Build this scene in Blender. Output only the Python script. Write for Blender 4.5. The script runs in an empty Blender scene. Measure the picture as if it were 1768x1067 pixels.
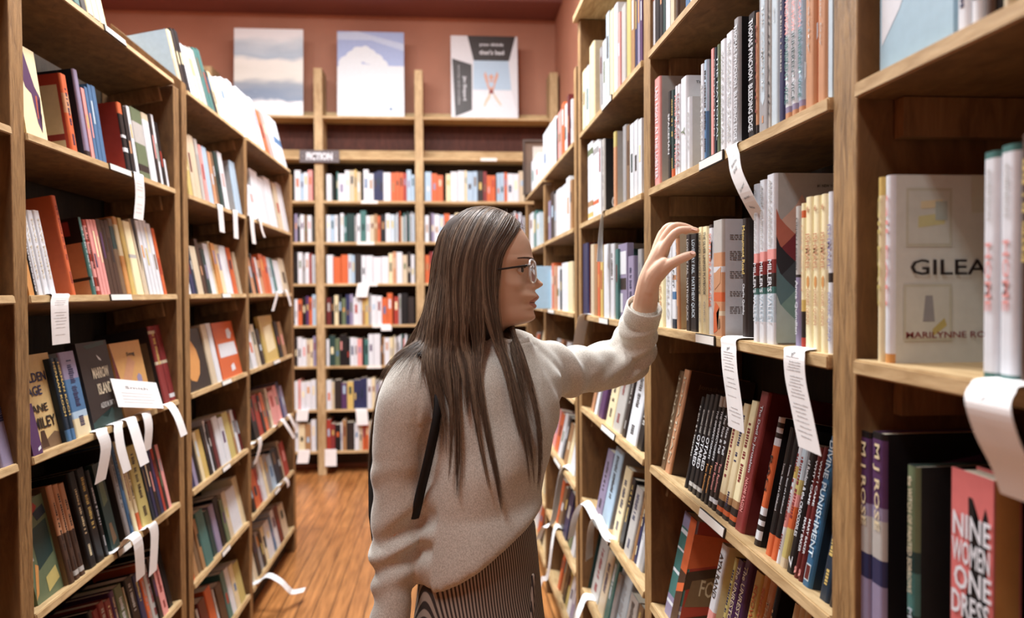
import bpy, bmesh, math, random
from mathutils import Vector, Matrix, noise
random.seed(7)
C = bpy.context.scene.collection
PI = math.pi
R_ = math.radians

# ------------------------------------------------------------------ camera solve (photo frame 1768 x 1067)
FPX, YAW, PIT, ROLL, HCAM = 1308.7, .0853, -.0227, .0062, 1.6
fw = Vector((math.sin(YAW)*math.cos(PIT), math.cos(YAW)*math.cos(PIT), math.sin(PIT)))
rt0 = Vector((math.cos(YAW), -math.sin(YAW), 0)); up0 = rt0.cross(fw)
RT = math.cos(ROLL)*rt0 - math.sin(ROLL)*up0
UP = math.sin(ROLL)*rt0 + math.cos(ROLL)*up0
CAM = Vector((0, 0, HCAM))
def ray(x, y): return fw + RT*((x-884)/FPX) + UP*((533.5-y)/FPX)
def onX(x, y, X): d = ray(x, y); return CAM + d*(X/d.x)
def onY(x, y, Y): d = ray(x, y); return CAM + d*(Y/d.y)
def solve_h(px, base, dirv, k):
    """distance t along dirv from base at which the point stands at photo column (k=0) or row (k=1) px"""
    A = RT if k == 0 else UP
    q = (px-884)/FPX if k == 0 else (533.5-px)/FPX
    b = base - CAM; n = A - fw*q
    den = dirv.dot(n)
    return -(b.dot(n))/den if abs(den) > 1e-9 else 0

# ------------------------------------------------------------------ materials
def s2l(c): return tuple((v/12.92 if v <= .04045 else ((v+.055)/1.055)**2.4) for v in c)
def rgb(*c): return s2l([v/255 for v in c])
PAL = {'W':(204,207,212),'C':(222,208,170),'G':(150,150,152),'K':(22,20,22),'N':(44,48,84),'B':(72,112,152),'L':(165,190,210),
 'T':(66,112,108),'g':(98,112,84),'O':(200,98,56),'R':(160,58,46),'M':(96,34,34),'P':(82,52,92),'p':(220,150,145),'Y':(202,176,104),
 'S':(160,122,84),'D':(70,48,36),'b':(200,186,160),'v':(140,132,160),'E':(118,94,70),'U':(28,44,60),'w':(214,218,224),'t':(190,140,105),
 'A':(178,176,172),'q':(36,62,60),'e':(238,228,186),'o':(204,146,84),'m':(130,50,50),'y':(190,176,110),'k':(44,36,34),'l':(186,202,212)}
NAMES = {'W':'white','C':'cream','G':'grey','K':'black','N':'navy','B':'blue','L':'light blue','T':'teal','g':'olive green','O':'orange',
 'R':'red','M':'maroon','P':'purple','p':'pink','Y':'yellow','S':'tan','D':'dark brown','b':'beige','v':'lavender grey','E':'brown',
 'U':'dark blue','w':'bright white','t':'pinkish tan','A':'light grey','q':'dark green','e':'pale yellow','o':'amber','m':'brick red','y':'khaki','k':'charcoal','l':'pale blue'}
_m = {}
def principled(name):
    m = bpy.data.materials.new(name); m.use_nodes = True
    return m, m.node_tree.nodes, m.node_tree.links, m.node_tree.nodes['Principled BSDF']
def paper(key):
    """printed card / paper cover, lightly mottled; key = palette letter or (r,g,b) 0-255"""
    if key in _m: return _m[key]
    c = PAL[key] if isinstance(key, str) else key
    m, N, Lk, b = principled('cover_' + (NAMES[key].replace(' ', '_') if isinstance(key, str) else 'tone'))
    l = rgb(*c)
    tc = N.new('ShaderNodeTexCoord'); nz = N.new('ShaderNodeTexNoise'); nz.inputs['Scale'].default_value = 60
    nz.inputs['Detail'].default_value = 3
    mx = N.new('ShaderNodeMix'); mx.data_type = 'RGBA'
    mx.inputs['A'].default_value = (*[v*.88 for v in l], 1); mx.inputs['B'].default_value = (*[min(1, v*1.08+.004) for v in l], 1)
    Lk.new(tc.outputs['Object'], nz.inputs['Vector']); Lk.new(nz.outputs['Fac'], mx.inputs['Factor'])
    Lk.new(mx.outputs['Result'], b.inputs['Base Color'])
    b.inputs['Roughness'].default_value = .42
    b.inputs['Specular IOR Level'].default_value = .35
    _m[key] = m
    return m
def flat(name, c, rough=.6, metal=0, spec=.4):
    k = ('flat', name)
    if k in _m: return _m[k]
    m, N, Lk, b = principled(name)
    tc = N.new('ShaderNodeTexCoord'); nz = N.new('ShaderNodeTexNoise'); nz.inputs['Scale'].default_value = 25
    mx = N.new('ShaderNodeMix'); mx.data_type = 'RGBA'; l = rgb(*c)
    mx.inputs['A'].default_value = (*[v*.92 for v in l], 1); mx.inputs['B'].default_value = (*[min(1, v*1.06) for v in l], 1)
    Lk.new(tc.outputs['Object'], nz.inputs['Vector']); Lk.new(nz.outputs['Fac'], mx.inputs['Factor'])
    Lk.new(mx.outputs['Result'], b.inputs['Base Color'])
    b.inputs['Roughness'].default_value = rough; b.inputs['Metallic'].default_value = metal
    b.inputs['Specular IOR Level'].default_value = spec
    _m[k] = m
    return m
def wood(name, dark, light, scale=(6, 6, 1.2), rough=.6, bump=.25, knots=False):
    m, N, Lk, b = principled(name)
    tc = N.new('ShaderNodeTexCoord'); mp = N.new('ShaderNodeMapping'); mp.inputs['Scale'].default_value = scale
    nz = N.new('ShaderNodeTexNoise'); nz.inputs['Scale'].default_value = 9; nz.inputs['Detail'].default_value = 8; nz.inputs['Roughness'].default_value = .65
    nz.inputs['Distortion'].default_value = .6
    n2 = N.new('ShaderNodeTexNoise'); n2.inputs['Scale'].default_value = 2.5
    cr = N.new('ShaderNodeValToRGB'); cr.color_ramp.elements[0].position = .34; cr.color_ramp.elements[1].position = .68
    cr.color_ramp.elements[0].color = (*rgb(*dark), 1); cr.color_ramp.elements[1].color = (*rgb(*light), 1)
    Lk.new(tc.outputs['Object'], mp.inputs['Vector']); Lk.new(mp.outputs['Vector'], nz.inputs['Vector'])
    ad = N.new('ShaderNodeMath'); ad.operation = 'MULTIPLY_ADD'; ad.inputs[1].default_value = .8
    sb = N.new('ShaderNodeMath'); sb.operation = 'MULTIPLY_ADD'; sb.inputs[1].default_value = .35; sb.inputs[2].default_value = -.08
    Lk.new(tc.outputs['Object'], n2.inputs['Vector']); Lk.new(n2.outputs['Fac'], sb.inputs[0])
    Lk.new(nz.outputs['Fac'], ad.inputs[0]); Lk.new(sb.outputs[0], ad.inputs[2])
    Lk.new(ad.outputs[0], cr.inputs['Fac']); last = cr.outputs['Color']
    if knots:
        vo = N.new('ShaderNodeTexVoronoi'); vo.inputs['Scale'].default_value = 3.2; m2 = N.new('ShaderNodeMapping'); m2.inputs['Scale'].default_value = (1.6, .8, 1)
        Lk.new(tc.outputs['Object'], m2.inputs['Vector']); Lk.new(m2.outputs['Vector'], vo.inputs['Vector'])
        r2 = N.new('ShaderNodeValToRGB'); r2.color_ramp.elements[0].position = .05; r2.color_ramp.elements[1].position = .1
        r2.color_ramp.elements[0].color = (.25, .18, .12, 1); r2.color_ramp.elements[1].color = (1, 1, 1, 1)
        mm = N.new('ShaderNodeMix'); mm.data_type = 'RGBA'; mm.blend_type = 'MULTIPLY'; mm.inputs['Factor'].default_value = 1
        Lk.new(vo.outputs['Distance'], r2.inputs['Fac']); Lk.new(last, mm.inputs['A']); Lk.new(r2.outputs['Color'], mm.inputs['B']); last = mm.outputs['Result']
    Lk.new(last, b.inputs['Base Color'])
    bp = N.new('ShaderNodeBump'); bp.inputs['Strength'].default_value = bump; bp.inputs['Distance'].default_value = .004
    Lk.new(nz.outputs['Fac'], bp.inputs['Height']); Lk.new(bp.outputs['Normal'], b.inputs['Normal'])
    b.inputs['Roughness'].default_value = rough; b.inputs['Specular IOR Level'].default_value = .3
    return m
W_POST = wood('pine_upright', (108, 80, 48), (180, 144, 96), (12, 12, 1.6), bump=.6)
W_SHELF = wood('pine_shelf', (158, 128, 86), (210, 182, 138), (7, 1.0, 7), knots=True)
W_SHELFX = wood('pine_shelf_back', (158, 128, 86), (210, 182, 138), (1.0, 7, 7))
W_SHADED = wood('shaded_underside', (88, 62, 38), (130, 96, 60), (2.2, 4, 4), .65, .15)  # darker copy of the pine: shade under the shelves put into the colour
W_SHADEDV = wood('shaded_side_face', (88, 62, 38), (130, 96, 60), (4, 4, 1), .65, .15)  # same darkening for upright sides, their shade painted into the wood
W_PALE = wood('pale_pine_upright', (150, 122, 84), (206, 180, 138), (9, 9, 1.2))
W_WALLSHADE = wood('shaded_wall_tone', (58, 32, 26), (88, 50, 40), (5, 5, .9), .75)  # dark red-brown that paints the wall's shade into the colour
W_BACK = wood('stained_back_panel', (36, 26, 17), (58, 43, 28), (5, 5, .9), .7)
W_SIDE = wood('aged_side_board', (96, 68, 42), (152, 114, 74), (5, 5, .9), .65)
PAGES = flat('page_block', (222, 212, 190), .8)
TAGPAPER = flat('shelf_tag_paper', (236, 236, 236), .7)
INK = flat('black_ink', (26, 24, 26), .7)
LABELW = flat('label_card', (232, 230, 224), .6)
BLACKPL = flat('black_plastic', (30, 26, 24), .4)

# ------------------------------------------------------------------ mesh helpers
def link(name, bm_or_me, mats, parent=None, smooth=False):
    if isinstance(bm_or_me, bmesh.types.BMesh):
        me = bpy.data.meshes.new(name); bm_or_me.to_mesh(me); bm_or_me.free()
    else: me = bm_or_me
    for m in (mats if isinstance(mats, (list, tuple)) else [mats]): me.materials.append(m)
    if smooth:
        for p in me.polygons: p.use_smooth = True
    o = bpy.data.objects.new(name, me); C.objects.link(o)
    if parent: o.parent = parent
    return o
def thing(name, label, cat, group=None, mat=None):
    o = bpy.data.objects.new(name, None); o.empty_display_size = .05; C.objects.link(o)
    if mat: o.matrix_world = mat
    return tag(o, label, cat, group)
def tag(o, label, cat, group=None, kind=None):
    if label: o['label'] = label
    if cat: o['category'] = cat
    if group: o['group'] = group
    if kind: o['kind'] = kind
    return o
def struct(o): o['kind'] = 'structure'; return o
def box(bm, lo, hi, mi=0, M=None):
    vs = [bm.verts.new((x, y, z)) for z in (lo[2], hi[2]) for x, y in ((lo[0], lo[1]), (hi[0], lo[1]), (hi[0], hi[1]), (lo[0], hi[1]))]
    if M:
        for v in vs: v.co = M @ v.co
    fs = [(3, 2, 1, 0), (4, 5, 6, 7), (0, 1, 5, 4), (1, 2, 6, 5), (2, 3, 7, 6), (3, 0, 4, 7)]
    for f in fs:
        F = bm.faces.new([vs[i] for i in f]); F.material_index = mi
    return vs
def bbox(lo, hi, bevel=.0015, seg=1):
    bm = bmesh.new(); box(bm, lo, hi)
    if bevel: bmesh.ops.bevel(bm, geom=bm.edges[:], offset=bevel, segments=seg, affect='EDGES', profile=.5)
    return bm
def loft(bm, rings, cap=True, mi=0, closed=True):
    vr = [[bm.verts.new(p) for p in r] for r in rings]
    n = len(vr[0])
    for a, b in zip(vr, vr[1:]):
        for i in range(n if closed else n-1):
            j = (i+1) % n
            f = bm.faces.new((a[i], a[j], b[j], b[i])); f.material_index = mi
    if cap and closed:
        f = bm.faces.new(list(reversed(vr[0]))); f.material_index = mi
        f = bm.faces.new(vr[-1]); f.material_index = mi
    return vr
def ring(c, a, b, n=28, k=2.0, off=0):
    c = Vector(c); out = []
    for i in range(n):
        t = 2*PI*i/n + off; ct, st = math.cos(t), math.sin(t)
        e = 2/k
        out.append(c + a*(math.copysign(abs(ct)**e, ct)) + b*(math.copysign(abs(st)**e, st)))
    return out
def tube(bm, pts, rad, n=10, mi=0, dome=True, flat_=1.0):
    """tapered tube along pts, rounded ends"""
    pts = [Vector(p) for p in pts]
    if not isinstance(rad, (list, tuple)): rad = [rad]*len(pts)
    # resample smoothly (Catmull-Rom)
    P, Rr = [], []
    for i in range(len(pts)-1):
        p0 = pts[max(i-1, 0)]; p1 = pts[i]; p2 = pts[i+1]; p3 = pts[min(i+2, len(pts)-1)]
        for s in range(5):
            t = s/5
            P.append(.5*((2*p1)+(p2-p0)*t+(2*p0-5*p1+4*p2-p3)*t*t+(3*p1-p0-3*p2+p3)*t**3)); Rr.append(rad[i]*(1-t)+rad[i+1]*t)
    P.append(pts[-1]); Rr.append(rad[-1])
    T = [(P[min(i+1, len(P)-1)]-P[max(i-1, 0)]).normalized() for i in range(len(P))]
    ref = Vector((0, 0, 1)) if abs(T[0].z) < .9 else Vector((0, 1, 0))
    u = T[0].cross(ref).normalized(); rings = []
    def rg(c, t, u, r):
        v = t.cross(u).normalized(); return [c + (u*math.cos(2*PI*k/n)*flat_ + v*math.sin(2*PI*k/n))*r for k in range(n)]
    for i, (p, t, r) in enumerate(zip(P, T, Rr)):
        u = (u - t*u.dot(t)).normalized()
        if i == 0 and dome:
            for a in (80, 50, 25): rings.append(rg(p - t*r*math.sin(R_(a)), t, u, r*math.cos(R_(a))))
        rings.append(rg(p, t, u, r))
        if i == len(P)-1 and dome:
            for a in (25, 50, 80): rings.append(rg(p + t*r*math.sin(R_(a)), t, u, r*math.cos(R_(a))))
    loft(bm, rings, True, mi)
def bake(o, drop=True):
    """evaluate modifiers to a plain mesh (no operators)"""
    bpy.context.view_layer.update()
    dg = bpy.context.evaluated_depsgraph_get()
    me = bpy.data.meshes.new_from_object(o.evaluated_get(dg))
    if drop: bpy.data.objects.remove(o)
    return me
_text = {}
def text_mesh(s, size=1.0, bold=0.0, ext=.0):
    k = (s, bold)
    if k not in _text:
        cu = bpy.data.curves.new('lettering', 'FONT'); cu.body = s; cu.size = 1; cu.offset = bold; cu.resolution_u = 2
        cu.align_x = 'CENTER'; cu.align_y = 'CENTER'; cu.extrude = 0.0
        o = bpy.data.objects.new('lettering', cu); C.objects.link(o)
        me = bake(o); bpy.data.curves.remove(cu)
        xs = [v.co.x for v in me.vertices] or [0, 1]; ys = [v.co.y for v in me.vertices] or [0, 1]
        _text[k] = (me, min(xs), max(xs), min(ys), max(ys))
    return _text[k]
def lettering(name, s, M, length, height, color, parent, bold=.0, shear=0):
    """text s fitted in length x height, centred on M (x = reading direction, y = letter up, z = out of surface)"""
    me0, x0, x1, y0, y1 = text_mesh(s, bold=bold)
    me = me0.copy(); sx = length/max(x1-x0, 1e-6); sy = height/max(y1-y0, 1e-6)
    for v in me.vertices:
        x = (v.co.x-(x0+x1)/2)*sx; y = (v.co.y-(y0+y1)/2)*sy
        v.co = M @ Vector((x + shear*y, y, .0004))
    me.materials.clear()
    return link(name, me, paper(color) if isinstance(color, (str, tuple)) else color, parent)
# ------------------------------------------------------------------ place: dimensions recovered from the photo
XR, XL, YB = .51, -.947, 6.73
RY = {'A': (.915, .975), 'B': (1.885, 1.95), 'C': (2.885, 3.035), 'D': (3.955, 4.01), 'E': (4.865, 4.92)}
LY = {'A': (1.758, 1.815), 'B': (2.765, 2.90), 'C': (3.69, 3.745), 'D': (4.745, 4.81)}
RLEV = {5: 2.182, 4: 1.838, 3: 1.493, 2: 1.139, 1: .786, 0: .434, -1: .115}      # underside of each shelf's front edge
LLEV = {5: 2.333, 4: 1.95, 3: 1.58, 2: 1.209, 1: .845, 0: .495, -1: .145}
BLEV = {8: 3.118, 7: 2.76, 6: 2.381, 5: 2.022, 4: 1.66, 3: 1.296, 2: .937, 1: .555, 0: .19}
RTILT = {5: 0, 4: 0, 3: 0, 2: 11.5, 1: 12, 0: 12, -1: 12}
LTILT = {5: 12, 4: 8, 3: 10.5, 2: 11.5, 1: 12, 0: 12, -1: 12}
TH = .0195
DEPTH = .245
def base_matrix(side, p, tilt=0, lean=0):
    """local x along the shelf (viewer's right when facing the spines), y into the shelf, z up"""
    rz = {'R': -90, 'L': 90, 'B': 0}[side]
    return Matrix.Translation(p) @ Matrix.Rotation(R_(rz), 4, 'Z') @ Matrix.Rotation(R_(-tilt), 4, 'X') @ Matrix.Rotation(R_(lean), 4, 'Y')
def shelf_info(side, lev):
    if side == 'R': return XR, RLEV[lev], RTILT[lev]
    if side == 'L': return XL, LLEV[lev], LTILT[lev]
    return YB, BLEV[lev], 0
def shelf_pt(side, lev, px, setback):
    """world point on the shelf's top surface, setback behind its front edge, at photo column px"""
    f, z, t = shelf_info(side, lev); z += TH
    dy, dz = setback*math.cos(R_(t)), -setback*math.sin(R_(t))
    if side == 'B':
        base = Vector((0, f+setback, z)); d = Vector((1, 0, 0))
    else:
        base = Vector((f + (dy if side == 'R' else -dy), 1, z+dz)); d = Vector((0, 1, 0))
    return base + d*solve_h(px, base, d, 0)
def updir(side, t):
    s = math.sin(R_(t)); c = math.cos(R_(t))
    return Vector((s, 0, c)) if side == 'R' else Vector((-s, 0, c)) if side == 'L' else Vector((0, s, c))

# ------------------------------------------------------------------ bookcases
def upright(parent, side, y0, y1, top, ff=.004, slope=None):
    """side board(s) of a wall-side case; two boards with a gap where the photo shows a double upright"""
    X = XR if side == 'R' else XL; s = 1 if side == 'R' else -1
    parts = [(y0, y1)] if y1-y0 < .09 else [(y0, y0+.055), (y1-.055, y1)]
    for a, b in parts:
        if slope and (a, b) == parts[-1]:
            bm = bmesh.new(); pr = [(X+s*ff, 0), (X+s*DEPTH, 0), (X+s*DEPTH, slope[1]), (X+s*ff, slope[0])]
            v0 = [bm.verts.new((x, a, z)) for x, z in pr]; v1 = [bm.verts.new((x, b, z)) for x, z in pr]
            bm.faces.new(v0 if s > 0 else v0[::-1]); bm.faces.new(v1[::-1] if s > 0 else v1)
            for i in range(4):
                j = (i+1) % 4; q = (v0[j], v0[i], v1[i], v1[j]); bm.faces.new(q if s > 0 else q[::-1])
            bmesh.ops.recalc_face_normals(bm, faces=bm.faces)
            bmesh.ops.bevel(bm, geom=bm.edges[:], offset=.002, segments=2, affect='EDGES')
        else:
            lo = (min(X+s*ff, X+s*DEPTH), a, 0); hi = (max(X+s*ff, X+s*DEPTH), b, top)
            bm = bbox(lo, hi, .003, 2)
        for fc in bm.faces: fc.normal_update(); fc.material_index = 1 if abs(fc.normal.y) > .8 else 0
        link('upright', bm, [W_POST, W_SHADEDV], parent)
LABELS_AT = {('R', 4): [(1212, 1252)], ('R', 3): [(1206, 1237), (1037, 1052), (948, 958)], ('R', 2): [(1210, 1252), (1040, 1062)], ('R', 1): [(1040, 1052), (958, 968)],
             ('L', 4): [(188, 224)], ('L', 3): [(190, 225), (383, 397)], ('L', 2): [(383, 398), (472, 482)], ('L', 1): [(203, 224), (384, 396)], ('L', 0): [(383, 396), (474, 482)],
             ('L', 5): [(180, 215)], ('R', 5): [(1042, 1058)]}
def case_shelf(parent, side, lev, y0, y1, label_px=()):
    X, z, t = shelf_info(side, lev)
    if side == 'R' and y1 < .93: t = 0
    ym = (y0+y1)/2; L = (y1-y0)/2 - .001
    M = base_matrix(side, (X, ym, z), t)
    bm = bmesh.new(); box(bm, (-L, -.002, 0), (L, DEPTH-.02, TH))
    bmesh.ops.bevel(bm, geom=bm.edges[:], offset=.0022, segments=2, affect='EDGES')
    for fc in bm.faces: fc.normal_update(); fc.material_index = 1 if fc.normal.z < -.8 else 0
    sh = link('shelf', bm, [W_SHELFX, W_SHADED], parent); sh.matrix_local = M
    for a, b in label_px:
        pa = shelf_pt(side, lev, a, 0); pb = shelf_pt(side, lev, b, 0)
        c = (pa+pb)/2
        if not (y0 < c.y < y1): continue
        hw = abs(pa.y-pb.y)/2; lx = (M.inverted() @ c).x
        bm = bmesh.new(); box(bm, (lx-hw-.003, -.005, .0005), (lx+hw+.003, -.0025, TH+.001))
        h = link('label_holder', bm, BLACKPL, sh)
        bm = bmesh.new(); box(bm, (lx-hw, -.0062, .0025), (lx+hw, -.0052, TH-.001))
        link('label_card', bm, LABELW, h)
    # cleat under the shelf end
    for sx in (-1, 1):
        bm = bmesh.new(); xa = sx*(L-.004); xb = sx*(L-.022)
        box(bm, (min(xa, xb), .05, -.05), (max(xa, xb), DEPTH-.03, -.0015))
        link('support_cleat', bm, W_SIDE, sh)
    return sh
def side_case(name, label, side, posts, levels, top, back_top, slopes={}, tops={}):
    root = thing(name, label, 'bookcase', 'bookcases lining the aisle')
    Y = RY if side == 'R' else LY
    s = 1 if side == 'R' else -1; X = XR if side == 'R' else XL
    spans = []
    for i, p in enumerate(posts):
        a, b = p
        upright(root, side, a, b, tops.get(i, top), slope=slopes.get(i))
        if i: spans.append((posts[i-1][1], a))
    y0, y1 = posts[0][0], posts[-1][1]
    xa, xb = X+s*(DEPTH+.002), X+s*(DEPTH+.014)
    link('back_panel', bbox((min(xa, xb), y0, .02), (max(xa, xb), y1, back_top), 0), W_BACK, root)
    for a, b in spans:
        for lev in levels:
            case_shelf(root, side, lev, a+.001, b-.001, LABELS_AT.get((side, lev), ()))
        zb = (RLEV if side == 'R' else LLEV)[-1]
        link('plinth', bbox((min(X+s*.06, X+s*.08), a+.001, 0), (max(X+s*.06, X+s*.08), b-.001, zb-.02), 0), W_BACK, root)
    return root
case_right = side_case('bookcase', 'pine bookcase on the right the woman reaches into', 'R', [(-.10, -.045), RY['A'], RY['B'], (2.885, 2.94)], (5, 4, 3, 2, 1, 0, -1), 2.64, 2.64)
link('top_board', bbox((XR-.015, -.1, 2.642), (XR+DEPTH, 2.94, 2.668), .002), W_SHELF, case_right)
side_case('bookcase', 'pine bookcase on the right past the woman, beside the red wall', 'R', [(2.98, 3.035), RY['D'], RY['E']], (5, 4, 3, 2, 1, 0, -1), 2.40, 2.2, tops={0: 2.49, 1: 2.16, 2: 2.16})
side_case('bookcase', 'nearest pine bookcase on the left, cut by the left edge', 'L', [(.76, .815), LY['A'], (2.765, 2.82)], (5, 4, 3, 2, 1, 0, -1), 2.332, 2.33, tops={0: 2.75, 1: 2.75})
side_case('bookcase', 'farther pine bookcase on the left ending at the open floor', 'L', [(2.845, 2.90), LY['C'], LY['D']], (5, 4, 3, 2, 1, 0, -1), 2.332, 2.33, slopes={0: (2.37, 2.57)})

# back case: shelves run across the room
def back_case():
    root = thing('bookcase', 'tall pine bookcase against the red back wall', 'bookcase')
    px = [-2.03, -1.103, -.235, .962]
    for x in px:
        link('upright', bbox((x-.036, YB+.003, 0), (x+.036, YB+.24, 3.55), .003, 2), W_PALE, root)
    for a, b in zip(px, px[1:]):
        for lev in BLEV:
            z = BLEV[lev]
            sh = link('shelf', bbox((a+.0365, YB, z), (b-.0365, YB+.235, z+.022), .002), W_SHELFX, root)
            if lev >= 6 or lev < 6:
                if lev == 7: link('rail', bbox((a+.0365, YB+.21, z+.023), (b-.0365, YB+.232, z+.12), .002), W_SHELFX, root)
                if lev == 8: link('rail', bbox((a+.0365, YB+.21, z+.023), (b-.0365, YB+.232, z+.10), .002), W_SHELFX, root)
        link('back_panel', bbox((a+.0365, YB+.241, .05), (b-.0365, YB+.25, BLEV[7]), 0), W_BACK, root)
        link('wall_shade_panel', bbox((a+.0365, YB+.241, BLEV[7]+.001), (b-.0365, YB+.25, BLEV[8]), 0), W_WALLSHADE, root)  # added panel, coloured as the shadowed wall behind the empty row
    for lev, cols in {7: (830, 858), 6: (623, 652), 5: (615, 645), 4: (625, 650), 3: (640, 668), 2: (630, 655)}.items():
        a = onY(cols[0], 300, YB).x; b = onY(cols[1], 300, YB).x
        link('shelf_label', bbox((a, YB-.004, BLEV[lev]-.002), (b, YB-.001, BLEV[lev]+.024), 0), LABELW, root)
    return root
back_case()

# ------------------------------------------------------------------ room
def wall_mat():
    m, N, Lk, b = principled('red_plaster')
    tc = N.new('ShaderNodeTexCoord'); n = N.new('ShaderNodeTexNoise'); n.inputs['Scale'].default_value = 1.3; n.inputs['Detail'].default_value = 6
    cr = N.new('ShaderNodeValToRGB'); cr.color_ramp.elements[0].position = .3; cr.color_ramp.elements[1].position = .75
    cr.color_ramp.elements[0].color = (*rgb(164, 108, 84), 1); cr.color_ramp.elements[1].color = (*rgb(188, 132, 106), 1)
    Lk.new(tc.outputs['Object'], n.inputs['Vector']); Lk.new(n.outputs['Fac'], cr.inputs['Fac']); Lk.new(cr.outputs['Color'], b.inputs['Base Color'])
    n3 = N.new('ShaderNodeTexNoise'); n3.inputs['Scale'].default_value = 40; bp = N.new('ShaderNodeBump'); bp.inputs['Strength'].default_value = .15
    Lk.new(tc.outputs['Object'], n3.inputs['Vector']); Lk.new(n3.outputs['Fac'], bp.inputs['Height']); Lk.new(bp.outputs['Normal'], b.inputs['Normal'])
    b.inputs['Roughness'].default_value = .7
    return m
WALL = wall_mat()
def floor_mat():
    m, N, Lk, b = principled('worn_fir_floor')
    tc = N.new('ShaderNodeTexCoord')
    mp = N.new('ShaderNodeMapping'); mp.inputs['Rotation'].default_value = (0, 0, R_(90)); mp.inputs['Scale'].default_value = (1, 1, 1)
    br = N.new('ShaderNodeTexBrick'); br.offset = .37; br.inputs['Scale'].default_value = 1; br.inputs['Brick Width'].default_value = 2.6; br.inputs['Row Height'].default_value = .085
    br.inputs['Mortar Size'].default_value = .0022; br.inputs['Color1'].default_value = (*rgb(226, 160, 98), 1); br.inputs['Color2'].default_value = (*rgb(204, 136, 78), 1)
    br.inputs['Mortar'].default_value = (*rgb(58, 30, 15), 1)
    m2 = N.new('ShaderNodeMapping'); m2.inputs['Scale'].default_value = (22, 1.6, 1)
    n = N.new('ShaderNodeTexNoise'); n.inputs['Scale'].default_value = 2.2; n.inputs['Detail'].default_value = 8
    n2 = N.new('ShaderNodeTexNoise'); n2.inputs['Scale'].default_value = 1.4; n2.inputs['Detail'].default_value = 4
    cr = N.new('ShaderNodeValToRGB'); cr.color_ramp.elements[0].position = .3; cr.color_ramp.elements[1].position = .7
    cr.color_ramp.elements[0].color = (.5, .45, .4, 1); cr.color_ramp.elements[1].color = (1.12, 1.1, 1.06, 1)
    mm = N.new('ShaderNodeMix'); mm.data_type = 'RGBA'; mm.blend_type = 'MULTIPLY'; mm.inputs['Factor'].default_value = 1
    m3 = N.new('ShaderNodeMix'); m3.data_type = 'RGBA'; m3.blend_type = 'MULTIPLY'; m3.inputs['Factor'].default_value = .55
    Lk.new(tc.outputs['Object'], mp.inputs['Vector']); Lk.new(mp.outputs['Vector'], br.inputs['Vector'])
    Lk.new(tc.outputs['Object'], m2.inputs['Vector']); Lk.new(m2.outputs['Vector'], n.inputs['Vector']); Lk.new(n.outputs['Fac'], cr.inputs['Fac'])
    Lk.new(br.outputs['Color'], mm.inputs['A']); Lk.new(cr.outputs['Color'], mm.inputs['B'])
    Lk.new(tc.outputs['Object'], n2.inputs['Vector']); Lk.new(mm.outputs['Result'], m3.inputs['A']); Lk.new(n2.outputs['Fac'], m3.inputs['B'])
    Lk.new(m3.outputs['Result'], b.inputs['Base Color'])
    bp = N.new('ShaderNodeBump'); bp.inputs['Strength'].default_value = .3; bp.inputs['Distance'].default_value = .003
    Lk.new(br.outputs['Fac'], bp.inputs['Height']); bp.invert = True; Lk.new(bp.outputs['Normal'], b.inputs['Normal'])
    b.inputs['Roughness'].default_value = .34
    return m
FLOOR = floor_mat(); CEIL = flat('ceiling_plaster', (206, 190, 172), .8)
def slab(name, lo, hi, m): return struct(link(name, bbox(lo, hi, 0), m))
slab('floor', (-3.2, -2.2, -.06), (1.6, 7.1, 0), FLOOR)
slab('ceiling', (-3.2, -2.2, 4.5), (1.6, 7.1, 4.56), CEIL)
slab('wall_back', (-3.2, 7.05, 0), (1.6, 7.15, 4.5), WALL)
slab('wall_right', (1.02, -2.2, 0), (1.12, 7.05, 4.5), WALL)
slab('wall_left', (-3.3, -2.2, 0), (-3.2, 7.15, 4.5), WALL)
slab('wall_front', (-3.2, -2.3, 0), (1.6, -2.2, 4.5), WALL)
slab('trim_1', (-3.2, 6.6, 4.12), (1.02, 7.05, 4.5), flat('soffit_paint', (134, 84, 78), .7))

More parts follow.
